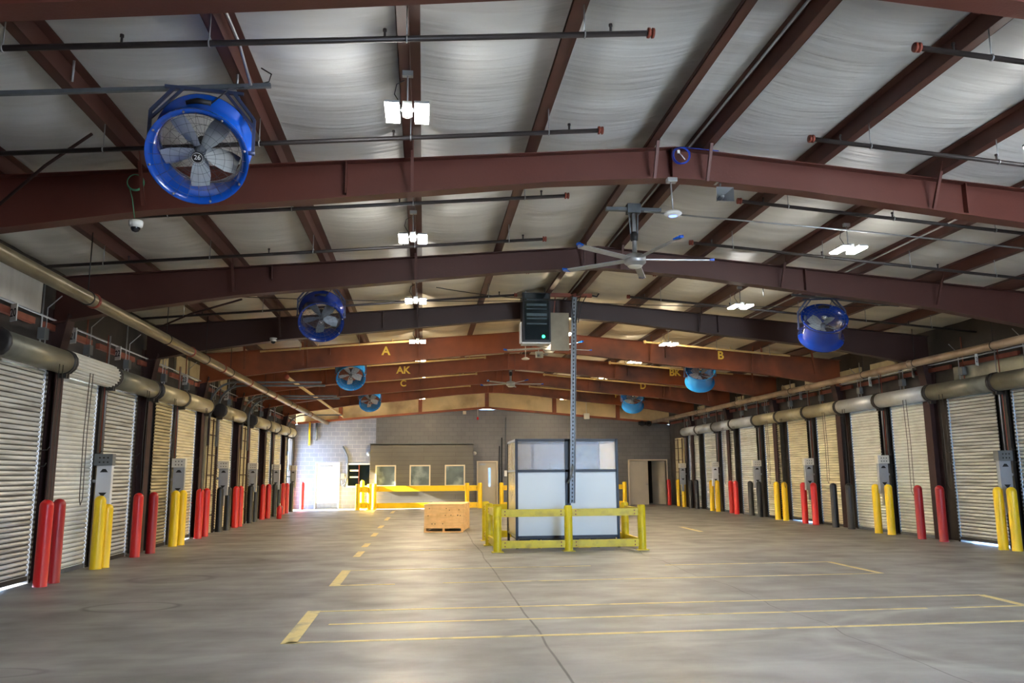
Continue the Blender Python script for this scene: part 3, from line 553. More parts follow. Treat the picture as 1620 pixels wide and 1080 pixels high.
# ================================================================== SPRINKLER BRANCH PIPES
def branch(y, xa, xb, m, label, r=.024, grp='black sprinkler pipes hanging under the roof', cap=m_couple, heads=(0.35, 2.2, 4.2, 6.2, 8.0)):
    # xa = free end near the ridge, xb = far end at the wall
    t = thing('sprinkler_pipe', label, 'pipe', (xa, y, 0), grp); s = 1 if xb > xa else -1
    z0 = ztop(xa)-.27; z1 = ztop(xb)-.27
    MB().tube([(0, 0, z0), (xb-xa, 0, z1)], r, 10).build('pipe_run', m, t)
    sl = (z1-z0)/(xb-xa)
    MB().lathe([(0, -.02), (r*1.7, -.018), (r*1.8, .0), (r*1.2, .004), (r*1.2, .014), (r*1.8, .018), (r*1.8, .036), (r, .04)], (0, 0, z0), (s, 0, 0), 14).build('end_cap', cap, t)
    for h in heads:
        if h < abs(xb-xa)-.1:
            MB().tube([(s*h, 0, z0+s*h*sl), (s*h, 0, z0+s*h*sl+.09)], [.010, .010], 6).lathe([(.016, 0), (.016, .02)], (s*h, 0, z0+s*h*sl+.07), (0, 0, 1), 8).build('sprinkler_head', m, t)
    for x in PX:
        h = abs(x-xa)
        if min(xa, xb) < x < max(xa, xb) and abs(x-xa) > .3:
            zz = z0+s*h*sl; o = MB().ring((x-xa, 0, zz), r+.004, .007, (1, 0, 0), 12, 5); o.tube([(x-xa, 0, zz+r), (x-xa, 0, ztop(x))], .006, 5); o.build('pipe_hanger', m_galv, t)
bl = ['at the top of the picture, above the blue fan', 'passing behind the nearest blue fan', 'just beyond the rafter with the horn speaker', 'fourth, just before the second full rafter', 'half hidden behind the second full rafter', 'just before the darkest rafter']
br_ = ['cut by the top right picture edge', 'ending right of the blue cable coil', 'ending beside the grey horn speaker', 'ending right of the nearest ceiling fan', 'just beyond the ceiling fan', 'just before the darkest rafter']
for i, y in enumerate((5.92, 7.83, 9.86, 11.83, 13.87, 15.78)):
    branch(y, 1.85, XL+.2, m_pipe, 'black left sprinkler pipe '+bl[i])
    branch(y, 4.2, XR-.2, m_pipe, 'black right sprinkler pipe '+br_[i])
fr = ['A', 'AK', 'C', 'F']
for i, y in enumerate((20.6, 24.7, 28.9, 33.0)):
    branch(y, -.35 if i < 1 else 1.9, -4.2, m_pipe_cream, 'cream left sprinkler pipe before the rafter stencilled %s' % fr[i], .028, 'cream sprinkler pipes in the far half', m_pipe_cream, (.5, 2.4))
    branch(y, 5.9 if i < 2 else 4.4, 10.0, m_pipe_cream, 'cream right sprinkler pipe before the rafter stencilled %s' % ['B', 'BK', 'D', 'F'][i], .028, 'cream sprinkler pipes in the far half', m_pipe_cream, (.5, 2.4))
# orange hanger struts dropping from the rafters near the eaves
for k, y in enumerate((21.2, 25.4, 29.7)):
    for j, x in enumerate((-4.7, -3.2, 9.47, 10.97)):
        o = MB().beam((0, 0, 0), (.08 if x > 0 else .02, 0, -.62), .05, .02, (0, 1, 0)).build('hanger_strut', m_rust); o.location = (x-.03, y, ztop(x)+.01)
        o['label'] = 'rusty flat strut, %s one at %s, before the rafter stencilled %s' % ('outer' if j in (0, 3) else 'inner', 'left' if j < 2 else 'right', ('A', 'AK', 'C')[k] if j < 2 else ('B', 'BK', 'D')[k]); o['category'] = 'strut'; o['group'] = 'rusty hanger struts before the far rafters'
# long eave mains
def main_pipe(x, z, r, m, label, rings, cm):
    t = thing('main_pipe', label, 'pipe', (x, Y0, 0))
    MB().tube([(0, .3, z), (0, 14.5-Y0, z+.0), (0, 33.0-Y0, z), (0, Y1-Y0-.05, z)], r, 20).build('pipe_run', m, t)
    for y in rings: MB().lathe([(r, -.03), (r+.014, -.03), (r+.018, 0), (r+.014, .03), (r, .03)], (0, y-Y0, z), (0, 1, 0), 20).build('coupling', cm, t)
    for y in (11.2, 14.6, 17.2, 19.4, 23.6, 27.9, 32): MB().tube([(0, y-Y0, z+r), (0, y-Y0, ztop(x)+.0)], .008, 6).tube([(0, y-Y0, z-r-.01), (0, y-Y0, z-r-.012)], .01, 4).ring((0, y-Y0, z), r+.006, .008, (0, 1, 0), 20, 5).build('pipe_hanger', m_black, t)
main_pipe(-4.62, 4.01, .09, m_eave, 'long weathered silver tan main pipe under the left eave', (11.4, 16.1, 18.6, 21.5, 25, 29, 33), m_couple)
main_pipe(11.4, 4.07, .085, m_eaver, 'long weathered brown main pipe under the right eave', (13.2, 17.4, 22.5, 26.5, 31, 35), m_eaver)
t = thing('drain_pipe', 'thin tan pipe with orange end cap at far left under the rafters', 'pipe', (-3.85, 22.6, 4.3))
MB().tube([(0, 0, 0), (0, 15.9, 0)], .045, 12).build('pipe_run', m_pipe_cream, t); MB().lathe([(0, -.05), (.07, -.05), (.07, .05), (.046, .06)], (0, 0, 0), (0, 1, 0), 14).build('end_cap', m_couple, t)
MB().tube([(0, .2, .04), (0, .2, .75)], .01, 6).tube([(0, 7, .04), (0, 7, .75)], .01, 6).build('pipe_hanger', m_rust, t)
# ================================================================== ROLLER DOORS
CM = {'grey': m_door_grey, 'white': m_door_white, 'cream': m_door_cream, 'old': m_door_old}
HM = {'grey': m_hood, 'white': m_hood_white, 'cream': m_hood_cream, 'old': m_hood_cream}
def roller_door(idx, x, s, y0, y1, kind, label, ribbed=False, gap=0.02, ea=.13, eb=.13):
    t = thing('roller_door', label, 'door', (x, (y0+y1)/2, 0), 'roller shutter doors of the %s wall' % ('left' if s < 0 else 'right')); w_ = (y1-y0)/2
    cm = CM[kind]; b = MB(); n = 43; pitch = (3.25-gap)/n; vs = []
    prof = [(0, 0), (.002, .10), (.020, .22), (.028, .5), (.020, .78), (.002, .92)]
    for k in range(n):
        for d, h in prof: vs.append((-s*d, gap+(k+h)*pitch))
    nv = len(vs)
    b.add([(p[0], -w_+.02, p[1]) for p in vs]+[(p[0], w_-.02, p[1]) for p in vs], [(i, i+1, nv+i+1, nv+i) for i in range(nv-1)])
    cu = b.build('curtain', cm, t); cu.data.materials.append(m_joint)
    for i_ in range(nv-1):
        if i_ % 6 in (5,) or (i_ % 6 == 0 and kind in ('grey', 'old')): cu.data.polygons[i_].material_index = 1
    b = MB().bbox((-s*.03, -w_+.02, gap-.015), (s*.03, w_-.02, gap+.06), .006).build('bottom_bar', m_guide if kind != 'white' else m_galvd, t)
    for q in (-1, 1):   # side guides with end locks
        g = MB().box((-s*.05, q*(w_-.01), 0), (s*.125, q*(w_+.035), 3.3)); g.box((-s*.05, q*(w_-.035), 0), (-s*.043, q*(w_+.035), 3.3)); go = g.build('side_guide', m_guide, t)
        e = MB()
        for k in range(0, n): e.cbox((-s*.055, q*(w_-.022), gap+(k+.5)*pitch), (.012, .022, pitch*.5))
        e.build('end_locks', m_galv if kind == 'grey' else m_black, go)
    # barrel
    bz = 3.42; R_ = .19; off = -s*.17
    if ribbed:
        pr = []; b = MB(); m_ = 22
        for j in range(m_*4): a = 2*PI*j/(m_*4); r = R_+(.018 if j % 4 in (1, 2) else -.006); pr.append((r*math.cos(a), r*math.sin(a)))
        N_ = len(pr); b.add([(off+p, -w_-ea+.06, bz+q) for p, q in pr]+[(off+p, w_+eb-.06, bz+q) for p, q in pr], [(i, (i+1) % N_, N_+(i+1) % N_, N_+i) for i in range(N_)]+[tuple(range(N_))[::-1], tuple(range(N_, 2*N_))])
        b.build('rolled_curtain', m_door_white, t)
    else: MB().tube([(off, -w_-ea+.04, bz), (off, w_+eb-.04, bz)], R_, 28).build('barrel_hood', HM[kind], t)
    for q in (-1, 1):
        e = MB(); yy = q*(w_+(ea if q < 0 else eb)-.02)
        e.lathe([(0, -.03), (.16, -.03), (.21, -.02), (.21, .02), (.16, .03), (0, .03)], (off, yy, bz), (0, 1, 0), 14); e.box((off-.06, yy-.02, bz-.26), (off+.08, yy+.02, bz)); e.lathe([(0, -.06), (.05, -.06), (.06, .0)], (off, yy, bz), (0, q, 0), 10)
        e.build('end_bracket', m_guide, t)
    # pull chain loop
    yy = -w_+.35 if idx % 2 else w_-.3
    ch = MB(); a = off-s*.18; lo = 1.0+.3*((idx*37) % 5)/5
    ch.tube([(a, yy, bz-.1), (a+s*.02, yy-.02, 2.3), (a, yy-.03, lo+.1), (a, yy+.02, lo), (a, yy+.09, lo+.1), (a+s*.02, yy+.11, 2.3), (a, yy+.12, bz-.1)], .007, 5)
    ch.build('pull_chain', m_guide, t)
    ho = MB().tube([(0, w_+.0, 2.0), (-s*.14, w_-.01, 2.0), (-s*.18, w_-.01, 2.05)], .008, 5).tube([(0, w_, 1.75), (-s*.12, w_-.01, 1.75), (-s*.15, w_-.01, 1.8)], .008, 5).build('chain_hook', m_guide, t)
    return t
LL = ['grimy grey roller door at the left picture edge', 'clean pale grey roller door with ribbed exposed roll', 'stained grey roller door beyond the nearest yellow left bollards', 'dirty cream roller door beside the second red pair on the left',
      'cream roller door behind the second yellow pair on the left', 'cream roller door between the two ladder-like panels', 'cream roller door just beyond the second ladder-like panel', 'eighth roller door of the left wall', 'ninth roller door of the left wall, near its far end', 'last roller door of the left wall beside the bright opening']
def ends(L_, i):
    ea = (L_[i][0]-L_[i-1][1])/2-.02 if i else .2; eb = (L_[i+1][0]-L_[i][1])/2-.02 if i+1 < len(L_) else .2
    return min(ea, .45), min(eb, .45)
for i, (a, c, k) in enumerate(DOORS_L): roller_door(i, XL, -1, a, c, k, LL[i], i == 1, .045 if i in (0, 4, 6) else .012, *ends(DOORS_L, i))
LR = ['grimy grey roller door cut by the right picture edge', 'stained grey roller door with a bright gap below, on the right', 'pale roller door left of the big right hand column', 'pale right roller door between black and yellow bollard pairs', 'cream roller door behind the nearest black bollards on the right',
      'cream roller door between red and yellow bollards, fourth full door on the right', 'cream roller door behind the yellow pair with a slotted sleeve', 'bluish white roller door left of the black pair beside the control box', 'bluish white roller door behind the far red pair on the right', 'bluish white roller door right of the farthest black pair', 'last roller door of the right wall next to the ladder-like panel']
for i, (a, c, k) in enumerate(DOORS_R): roller_door(i+3, XR, 1, a, c, k, LR[i], False, .055 if i in (1, 5) else .012, *ends(DOORS_R, i))
# infill panels with ladder-like framing
def infill(x, s, y0, y1, label):
    t = thing('infill_panel', label, 'panel', (x, (y0+y1)/2, 0)); h = (y1-y0)/2
    b = MB(); vs = []; n = 60
    for k in range(n*4): vs.append((-s*(.012 if k % 4 in (1, 2) else 0), 3.15*k/(n*4)))
    N_ = len(vs); b.add([(p-s*.0, -h, q) for p, q in vs]+[(p, h, q) for p, q in vs], [(i, i+1, N_+i+1, N_+i) for i in range(N_-1)]); b.box((s*.003, -h, 0), (s*.06, h, 3.2)); b.build('corrugated_sheet', m_creamins, t)
    f = MB()
    for q in (-h+.02, 0, h-.02): f.tube([(-s*.05, q, 0), (-s*.05, q, 3.15)], .02, 6)
    for z in (.5, 1.05, 1.6, 2.15, 2.7, 3.1): f.tube([(-s*.05, -h, z), (-s*.05, h, z)], .012, 6)
    f.build('pipe_frame', m_column, t)
infill(XL+.06, -1, 22.65, 23.6, 'cream infill panel with ladder-like pipe frame, nearer of the two on the left wall')
infill(XL+.06, -1, 26.6, 27.7, 'cream infill panel with ladder-like pipe frame, farther of the two on the left wall')
infill(XR-.06, 1, 36.3, 37.5, 'cream infill panel with ladder-like frame at the far end of the right wall')
# dark slim posts between doors that have no rafter column, with conduit
def slim(x, s, y, label):
    t = thing('door_post', label, 'post', (x, y, 0), 'slim dark posts between roller doors')
    MB().box((-s*.0, -.11, 0), (-s*.07, .11, 3.25)).build('post_body', m_guide, t); MB().tube([(-s*.09, .05, 1.9), (-s*.09, .05, 4.2)], .014, 6).build('conduit', m_galv, t)
    MB().tube([(-s*.09, -.04, 2.0), (-s*.09, -.04, 4.2)], .010, 6).build('conduit', m_couple, t)
for i, y in enumerate((15.42, 19.85, 23.74, 27.96, 32.32)): slim(XL, -1, y, 'slim dark post between roller doors, %s of the left wall' % ordn[i])
for i, y in enumerate((15.38, 19.75, 23.77, 27.65, 31.78, 35.85)): slim(XR, 1, y, 'slim dark post between roller doors, %s of the right wall' % ordn[i])
# upper wall: girts, cream insulation bays, grey patches
def girts(x, s, nm, y0, dark_to):
    o = MB()
    y = y0
    while y < Y1-1: o.box((x+s*.09, y+.16, 3.93), (x+s*.02, min(y+2.0, Y1-.3), 4.03)); y += 2.16
    o = o.build('wall_girt', m_girt); o['label'] = 'row of rusty red wall girts above the %s doors' % nm; o['category'] = 'girt'
    o = MB().tube([(x+s*.0, y0, 4.10), (x, Y1-.4, 4.10)], .016, 6).build('conduit', m_galv); o['label'] = 'long grey conduit above the number plates of the %s wall' % nm; o['category'] = 'conduit'
girts(XL, -1, 'left', 10.8, 18); girts(XR, 1, 'right', 12.6, 18)
def bay_panel(x, s, y0, y1, z0, z1, side, i):
    o = MB().bbox((x+s*.10, y0, z0), (x+s*.04, y1, z1), .012).build('wall_lining_panel', m_creamins); o['label'] = 'cream insulation panel high on the %s wall, %s one' % (side, ordn[i]); o['category'] = 'panel'; o['group'] = 'cream lining panels of the %s wall' % side
for i, (a, c) in enumerate([(18.4, 19.35), (19.95, 20.9), (21.1, 22.0), (24.2, 25.0), (27.2, 28.0)]): bay_panel(XL, -1, a, c, 4.08, 4.52, 'left', i)
for i, (a, c) in enumerate([(18.0, 18.95), (19.2, 20.4), (20.9, 22.1), (23.0, 24.2), (25.0, 25.9), (27.2, 28.0), (29.2, 30.0), (31.4, 32.2), (33.6, 34.4)]): bay_panel(XR, 1, a, c, 4.08, 4.48, 'right', i)
o = MB().bbox((XL+.0, 11.0, 4.12), (XL-.09, 12.9, 4.75), .01).build('wall_lining_panel', m_ins); o['label'] = 'white vinyl lining sheet high on the left wall at the picture edge'; o['category'] = 'panel'
o = MB().bbox((XR+.05, 14.2, 3.62), (XR+.095, 17.0, 3.95), .01).build('wall_lining_panel', m_hood); o['label'] = 'bare grey sheet above the grey slatted door on the right wall'; o['category'] = 'panel'
# riser conduits and boxes cluttering the upper walls
def riser(x, s, y, side, i, red):
    t = thing('riser_conduit', 'thin riser conduit with small box above the %s doors, %s one' % (side, ordn[i]), 'conduit', (x, y, 0), 'riser conduits on the upper %s wall' % side)
    MB().tube([(s*.02, 0, 3.3), (s*.02, 0, 4.6)], .014, 6).build('conduit_run', m_girt if red else m_galv, t)
    MB().tube([(s*.0, .12, 3.62), (s*.0, .12, 4.25), (-s*.2, .12, 4.45)], .010, 6).build('conduit_branch', m_galv, t)
    MB().bbox((s*.03, -.09, 3.72), (-s*.08, .06, 3.9), .008).build('junction_box', m_boxd, t)
for i, y in enumerate((13.0, 14.7, 16.6, 18.9, 20.7, 23.3, 25.2, 28.4, 30.1, 32.8, 35.2)): riser(XL, -1, y, 'left', i, i % 3 == 1)
for i, y in enumerate((14.6, 16.6, 18.9, 20.9, 23.1, 25.2, 27.1, 29.3, 31.3, 33.4, 35.6)): riser(XR, 1, y, 'right', i, i % 3 == 1)
# number plates
def plate(x, s, y, z, num, label, tilt=.0, ry=0):
    t = thing('number_plate', label, 'sign', (x, y, z), 'number plates above the %s doors' % ('left' if s < 0 else 'right'), rz=ry)
    MB().bbox((-.085, -.008, -.13), (.085, .008, .13), .003).xf(Matrix.Rotation(tilt, 4, 'Y')).build('plate', m_sign, t)
    text(num, .17, (0, -.010, -.01), (PI/2, 0, 0), m_ink, t, 'plate_number', .001).rotation_euler = (PI/2, -tilt, 0)
for i, (y, n_) in enumerate([(12.0, '20'), (14.0, '21'), (16.0, '22'), (20.4, '23'), (22.3, '24'), (24.6, '25'), (29.0, '26'), (31.4, '27')]):
    plate(XL+.05, -1, y, 3.95, n_, 'white plate numbered %s, %s above the left doors' % (n_, ordn[i]), .0, -1.0+1.57*0+.35)
for i, (y, n_) in enumerate([(16.05, '21'), (18.35, '19'), (20.3, '17'), (22.25, '15'), (24.35, '13'), (26.6, '11'), (28.8, '9'), (30.9, '7'), (32.8, '5'), (34.8, '3')]):
    plate(XR-.05, 1, y, 4.0, n_, 'white plate numbered %s, %s above the right doors' % (n_, ordn[i]), .0, .65-.0)
# control boxes
def control(x, s, y, label, pale=False):
    t = thing('control_box', label, 'control box', (x-s*.26, y-.05, 0), 'dock control boxes on the door posts')
    MB().bbox((-.13, -.05, 1.02), (.13, .05, 1.78), .008).build('panel_board', m_boxw if pale else m_box, t)
    b = MB().bbox((-.17, -.10, 1.78), (.15, .05, 1.99), .008).build('switch_cover', m_boxd if y < 17 else m_offw, t)
    for u in (-.07, .0, .07):
        for z in (1.92, 1.84): MB().lathe([(0, -.012), (.012, -.01), (.014, 0)], (u, -.10, z), (0, 1, 0), 8).build('button', m_ink, b)
    MB().add([(-.07, -.056, 1.66), (.07, -.056, 1.66), (.025, -.056, 1.72), (-.025, -.056, 1.72), (-.07, -.05, 1.66), (.07, -.05, 1.66), (.025, -.05, 1.72), (-.025, -.05, 1.72)], [(0, 1, 2, 3), (7, 6, 5, 4), (0, 4, 5, 1), (1, 5, 6, 2), (2, 6, 7, 3), (3, 7, 4, 0)]).build('up_arrow', m_ink, t)
    MB().add([(-.07, -.056, 1.30), (.07, -.056, 1.30), (0, -.056, 1.22), (-.07, -.05, 1.30), (.07, -.05, 1.30), (0, -.05, 1.22)], [(0, 2, 1), (3, 4, 5), (0, 1, 4, 3), (1, 2, 5, 4), (2, 0, 3, 5)]).build('down_arrow', m_ink, t)
    MB().bbox((-.05, -.04, .72), (.05, .04, 1.02), .005).build('lower_box', m_box, t); MB().tube([(s*.12, .02, 1.5), (s*.25, .02, 1.5)], .03, 8).build('wall_bracket', m_box, t)
for i, (y, l) in enumerate([(15.3, 'pale control box with up and down arrows above the nearest yellow left bollards'), (19.75, 'grey control box with cream switch cover above the second yellow left pair'), (24.0, 'grey control box above the nearest black left bollards'), (28.0, 'grey control box above the second black pair on the left'), (32.3, 'grey control box above the extinguisher on the left'), (36.4, 'grey control box beside the bright opening at the far left')]):
    control(XL, -1, y, l, i == 0)
for i, (y, l) in enumerate([(15.35, 'grey control box with dark switch cover above the nearest yellow right bollards'), (19.75, 'grey control box with cream cover above the second yellow right pair'), (23.8, 'grey control box above the nearer bright red right pair'), (27.7, 'grey control box with brown plate above the second black right pair'), (31.85, 'bright white control box above the third yellow right pair'), (36.0, 'pale control box beside the ladder-like panel at the far right')]):
    control(XR, 1, y, l, i == 4)
# ================================================================== BOLLARDS
def make_boll():
    t = thing('bollard', 'b', 'bollard'); r = .095
    pr = [(r+.003, 0), (r+.003, .02), (r, .025), (r, 1.16)]+[(r*math.cos(a), 1.16+r*math.sin(a)) for a in [PI/2*k/6 for k in range(1, 7)]]
    MB().lathe(pr, (0, 0, 0), (0, 0, 1), 24).build('sleeve', m_red, t); return t
bp = make_boll(); used = False
BM = {'red': m_red, 'dull red': m_redd, 'yellow': m_yel, 'black': m_blk}
def boll(x, y, c, label, h=1.0):
    global used
    g = 'bollards along the %s doors' % ('left' if x < 0 else 'right')
    if not used: used = True; t = bp; t.location = (x, y, 0); t['label'] = label; t['group'] = g
    else:
        t = dup(bp, (x, y, 0), label, g, mats=None if c == 'red' else {'sleeve': BM[c]})
    t.scale = (1, 1, h)
BL = [(-5.58, 12.72, 'red'), (-5.58, 13.13, 'dull red'), (-5.65, 14.9, 'yellow'), (-5.60, 15.12, 'yellow'), (-5.69, 16.92, 'red'), (-5.64, 17.68, 'dull red'), (-5.67, 19.28, 'yellow'), (-5.60, 19.6, 'yellow'), (-5.72, 21.5, 'red'), (-5.74, 22.2, 'red'),
      (-5.80, 23.9, 'black'), (-5.72, 24.5, 'black'), (-5.76, 25.7, 'red'), (-5.74, 26.2, 'red'), (-5.78, 27.9, 'black'), (-5.78, 28.7, 'black'), (-5.78, 30.0, 'red'), (-5.72, 30.7, 'red'), (-5.74, 32.1, 'black'), (-5.70, 32.7, 'black'), (-5.72, 33.8, 'red'), (-5.70, 34.6, 'red'), (-5.70, 35.8, 'black'), (-5.55, 37.9, 'red')]
BR = [(11.70, 15.30, 'yellow'), (11.78, 15.02, 'yellow'), (11.72, 17.2, 'dull red'), (11.70, 17.98, 'dull red'), (11.76, 19.3, 'yellow'), (11.74, 19.85, 'yellow'), (11.84, 21.35, 'black'), (11.78, 22.1, 'black'), (11.74, 23.2, 'red'), (11.76, 23.9, 'red'),
      (11.84, 25.4, 'yellow'), (11.82, 25.95, 'yellow'), (11.92, 27.6, 'black'), (12.02, 28.6, 'black'), (11.86, 29.6, 'red'), (11.98, 30.4, 'red'), (11.88, 31.6, 'yellow'), (11.9, 32.3, 'yellow'), (11.92, 34.2, 'black'), (11.92, 35.0, 'black'), (11.96, 36.1, 'yellow'), (12.0, 37.0, 'yellow'), (11.95, 38.3, 'red')]
def label_bolls(lst, side):
    cnt = {}; out = []
    for k, (x, y, c) in enumerate(lst):
        col = c.replace('dull ', ''); pair = cnt.setdefault(col, []); pair.append(k); n = (len(pair)-1)//2; pos = 'nearer' if len(pair) % 2 == 1 else 'farther'
        out.append('%s bollard by the %s doors, %s of the %s %s pair' % (c, side, pos, ordn[n], col))
    return out
lb = label_bolls(BL, 'left'); lb[-1] = 'sunlit red bollard standing alone by the bright opening at the far left corner'; lb[-2] = 'single black bollard at the far left beside the last control box'
for (x, y, c), l in zip(BL, lb): boll(x, y, c, l, .88 if y == 15.12 else 1.0)
lb = label_bolls(BR, 'right'); lb[-1] = 'single red bollard in the far right corner by the open doorway'
for (x, y, c), l in zip(BR, lb): boll(x, y, c, l)
# fire extinguisher
t = thing('fire_extinguisher', 'small red fire extinguisher on the floor by the far left bollards', 'fire extinguisher', (-5.25, 30.4, 0))
MB().lathe([(0, 0), (.085, 0), (.09, .02), (.09, .36), (.07, .42), (.03, .45), (.03, .48), (0, .48)], (0, 0, 0), (0, 0, 1), 18).build('cylinder', m_red, t); MB().cbox((0, 0, .52), (.05, .1, .06)).tube([(0, .04, .5), (.1, .06, .42), (.1, .06, .2)], .012, 6).build('valve_hose', m_galv, t)
# ================================================================== BOOTH
t = thing('inspection_booth', 'booth with white lower panels and clear upper panes in black frame', 'booth', (2.0, 17.26, 0))
W_, D_, H_ = 2.22, 1.7, 2.33
f = MB(); s_ = .028
for x in (0, 1.12-.03, 1.12+.03, W_):
    f.box((x-s_, -s_, .0 if x in (0, W_) else .2), (x+s_, s_, H_))
for z in (.24, 1.64, H_-.03): f.box((0, -s_, z-s_), (W_, s_, z+s_))
f.build('front_frame', m_frame_blk, t); f = MB()
for x in (0, W_): f.box((x-s_, D_-s_, 0), (x+s_, D_+s_, H_))
f.box((0, D_-s_, H_-.055), (W_, D_+s_, H_)); f.build('rear_frame', m_frame_blk, t)
b = MB()
for x in (0, W_): b.box((x-.02, 0, H_-.05), (x+.02, D_, H_)); b.box((x-.015, 0, .22), (x+.015, D_, .26)); b.box((x-.015, 0, 1.62), (x+.015, D_, 1.66))
b.build('side_rail', m_galv, t)
MB().box((.03, -.012, .26), (1.06, .012, 1.61)).build('lower_panel', m_panel, t); MB().box((1.18, -.012, .26), (W_-.03, .012, 1.61)).build('lower_panel', m_panel, t)
MB().box((.03, -.004, 1.67), (1.06, .004, H_-.06)).build('upper_pane', m_glass, t); MB().box((1.18, -.004, 1.67), (W_-.03, .004, H_-.06)).build('upper_pane', m_glass, t)
MB().box((-.006, .03, .26), (.006, D_-.03, H_-.06)).build('side_curtain', m_side, t)
MB().box((W_-.006, .03, .26), (W_+.006, D_-.03, H_-.06)).build('side_curtain', m_side, t)
b = MB(); b.box((.55, D_-.02, .3), (.62, D_+.02, H_-.06)); b.box((1.5, D_-.02, .3), (1.57, D_+.02, H_-.06)); b.build('rear_post', m_guide, t)
b = MB().box((1.63, D_-.06, 1.3), (2.15, D_-.03, H_-.1)); b.build('rear_poster', mat('dark mottled sheet', srgb(96, 104, 100), .5, 0, .5, 8, dirt=srgb(24, 44, 40), dirt_amt=.9, dscale=5), t)
MB().bbox((.95, D_-.3, 1.62), (1.75, D_-.26, 1.82), .01).build('monitor_back', m_boxd, t)
b = MB(); b.box((.05, .05, .14), (W_-.05, D_-.05, .2)); [b.box((x, .02, 0), (x+.06, .1, .2)) for x in (.45, 1.0, 1.75)]; b.build('base_skid', m_frame_blk, t)
b = MB(); b.bbox((.28, .05, .0), (.55, .5, .19), .01); b.bbox((1.35, .05, 0), (1.62, .5, .19), .01); b.build('skid_feet', m_railb, t)
# slotted pole with chain-like cabling
t = thing('cable_pole', 'tall slotted grey channel pole rising from the booth to the roof, cables along it', 'pole', (3.19, 17.12, 0))
b = MB(); xt = .13
for q in (-1, 1): b.beam((q*.055, 0, .95), (q*.055+xt, 0, 5.5), .006, .05, (0, 1, 0))
b.beam((0, .03, .95), (xt, .03, 5.5), .11, .006, (0, 1, 0)); b.build('channel', mat('mid grey slotted steel', srgb(138, 142, 146), 0.45, 0.4, 0.1, 8), t)
b = MB(); z = 1.0
while z < 5.45: fx = (z-.95)/4.55*xt; b.cbox((fx, .012, z), (.022, .045, .04)); z += .085
b.build('slots', m_guide, t)
MB().tube([(.03, -.04, 1.75), (-.02, -.04, 1.5), (-.07, -.04, 1.42), (-.1, -.02, 1.38)], .02, 8).build('cable_elbow', m_boxd, t)
for q in (-.03, .03, .07): MB().tube([(xt+q, -.03, 4.9), (xt+q*2.2, -.03, 5.3), (xt+q*3.2+.05, -.02, 5.52)], .010, 6).build('cable', m_black if q else m_bluecable, t)
t = thing('roof_strut', 'dusty pink brown steel channel holding the top of the slotted pole', 'strut', (3.28, 17.3, 5.53))
MB().box((-.48, -.05, 0), (-.02, .05, .08)).box((.06, -.05, 0), (.48, .05, .08)).box((-.02, -.03, .03), (.06, .03, .06)).build('channel', m_girt, t)
MB().tube([(.44, 0, .05), (.6, .0, .02), (.66, 0, .12), (.66, 0, .2)], .018, 8).build('conduit_elbow', m_black, t)
MB().beam((-.36, 0, 0), (-.40, .02, -.42), .03, .02, (0, 1, 0)).build('drop_strut', m_girt, t)
# network cabinet
t = thing('equipment_cabinet', 'black equipment cabinet with green light hanging from the roof', 'cabinet', (2.14, 17.05, 4.46))
MB().bbox((0, .02, 0), (.63, .42, 1.11), .01).build('cabinet_body', m_frame_blk, t)
MB().box((.05, -.004, .04), (.59, .012, 1.08)).build('glass_door', m_cabinet, t)
for z, h in ((.93, .03), (.80, .05), (.72, .02), (.57, .06), (.50, .03), (.38, .03)): MB().box((.09, -.014, z), (.54, -.002, z+h)).build('rack_unit', m_shelf, t)
MB().lathe([(0, -.02), (.028, -.018), (.035, 0)], (.46, -.005, .11), (0, 1, 0), 14).build('indicator_light', m_green, t)
MB().box((-.035, .1, .0), (-.012, .35, .45)).beam((-.03, .2, .0), (.03, .2, -.02), .2, .02).box((.0, .05, -.04), (.63, .4, -.01)).build('support_bracket', m_white, t)
for x in (.1, .53): MB().tube([(x, .2, 1.1), (x, .2, 1.25)], .012, 6).build('hanger_rod', m_galv, t)
o = MB().bbox((2.80, 17.28, 4.30), (3.22, 17.36, 5.16), .01).build('backing_board', mat('dusty clear sheet', srgb(150, 140, 118), .5, 0, .2, 3)); o['label'] = 'dusty grey tan board hanging right of the black cabinet behind the lone lamp'; o['category'] = 'board'
# ================================================================== GUARD RAILS
def guard(name, label, posts, runs, m, ph, zr, rh=.15, pr=.085):
    t = thing('guard_rail', label, 'guard rail', (posts[0][0], posts[0][1], 0)); ox, oy = posts[0][0], posts[0][1]
    for x, y in posts:
        p = MB().lathe([(pr, 0), (pr, ph-.03), (pr*.8, ph-.005), (0, ph)], (x-ox, y-oy, 0), (0, 0, 1), 20).build('post', m, t)
        MB().bbox((x-ox-.12, y-oy-.12, 0), (x-ox+.12, y-oy+.12, .015), .004).build('base_plate', m, p)
    for a, c in runs:
        A = Vector((posts[a][0]-ox, posts[a][1]-oy, 0)); B_ = Vector((posts[c][0]-ox, posts[c][1]-oy, 0)); d = (B_-A).normalized()
        for z in zr:
            q = MB().beam(A+d*pr*.8+Vector((0, 0, z)), B_-d*pr*.8+Vector((0, 0, z)), .06, rh); q.build('rail', m, t)
            bo = MB(); n_ = Vector((d.y, -d.x, 0))
            for e in (A+d*(pr+.07), B_-d*(pr+.07)):
                for dz in (-.035, .035): bo.lathe([(0, -.012), (.012, -.01), (.014, 0)], e+n_*.032+Vector((0, 0, z+dz)), -n_, 8)
            bo.build('rail_bolt', m_girt, t)
    return t
P_ = [(1.52, 16.6), (3.0, 16.6), (4.56, 16.6), (4.56, 18.0), (4.56, 19.5), (3.0, 19.6), (1.50, 19.5), (1.48, 18.2)]
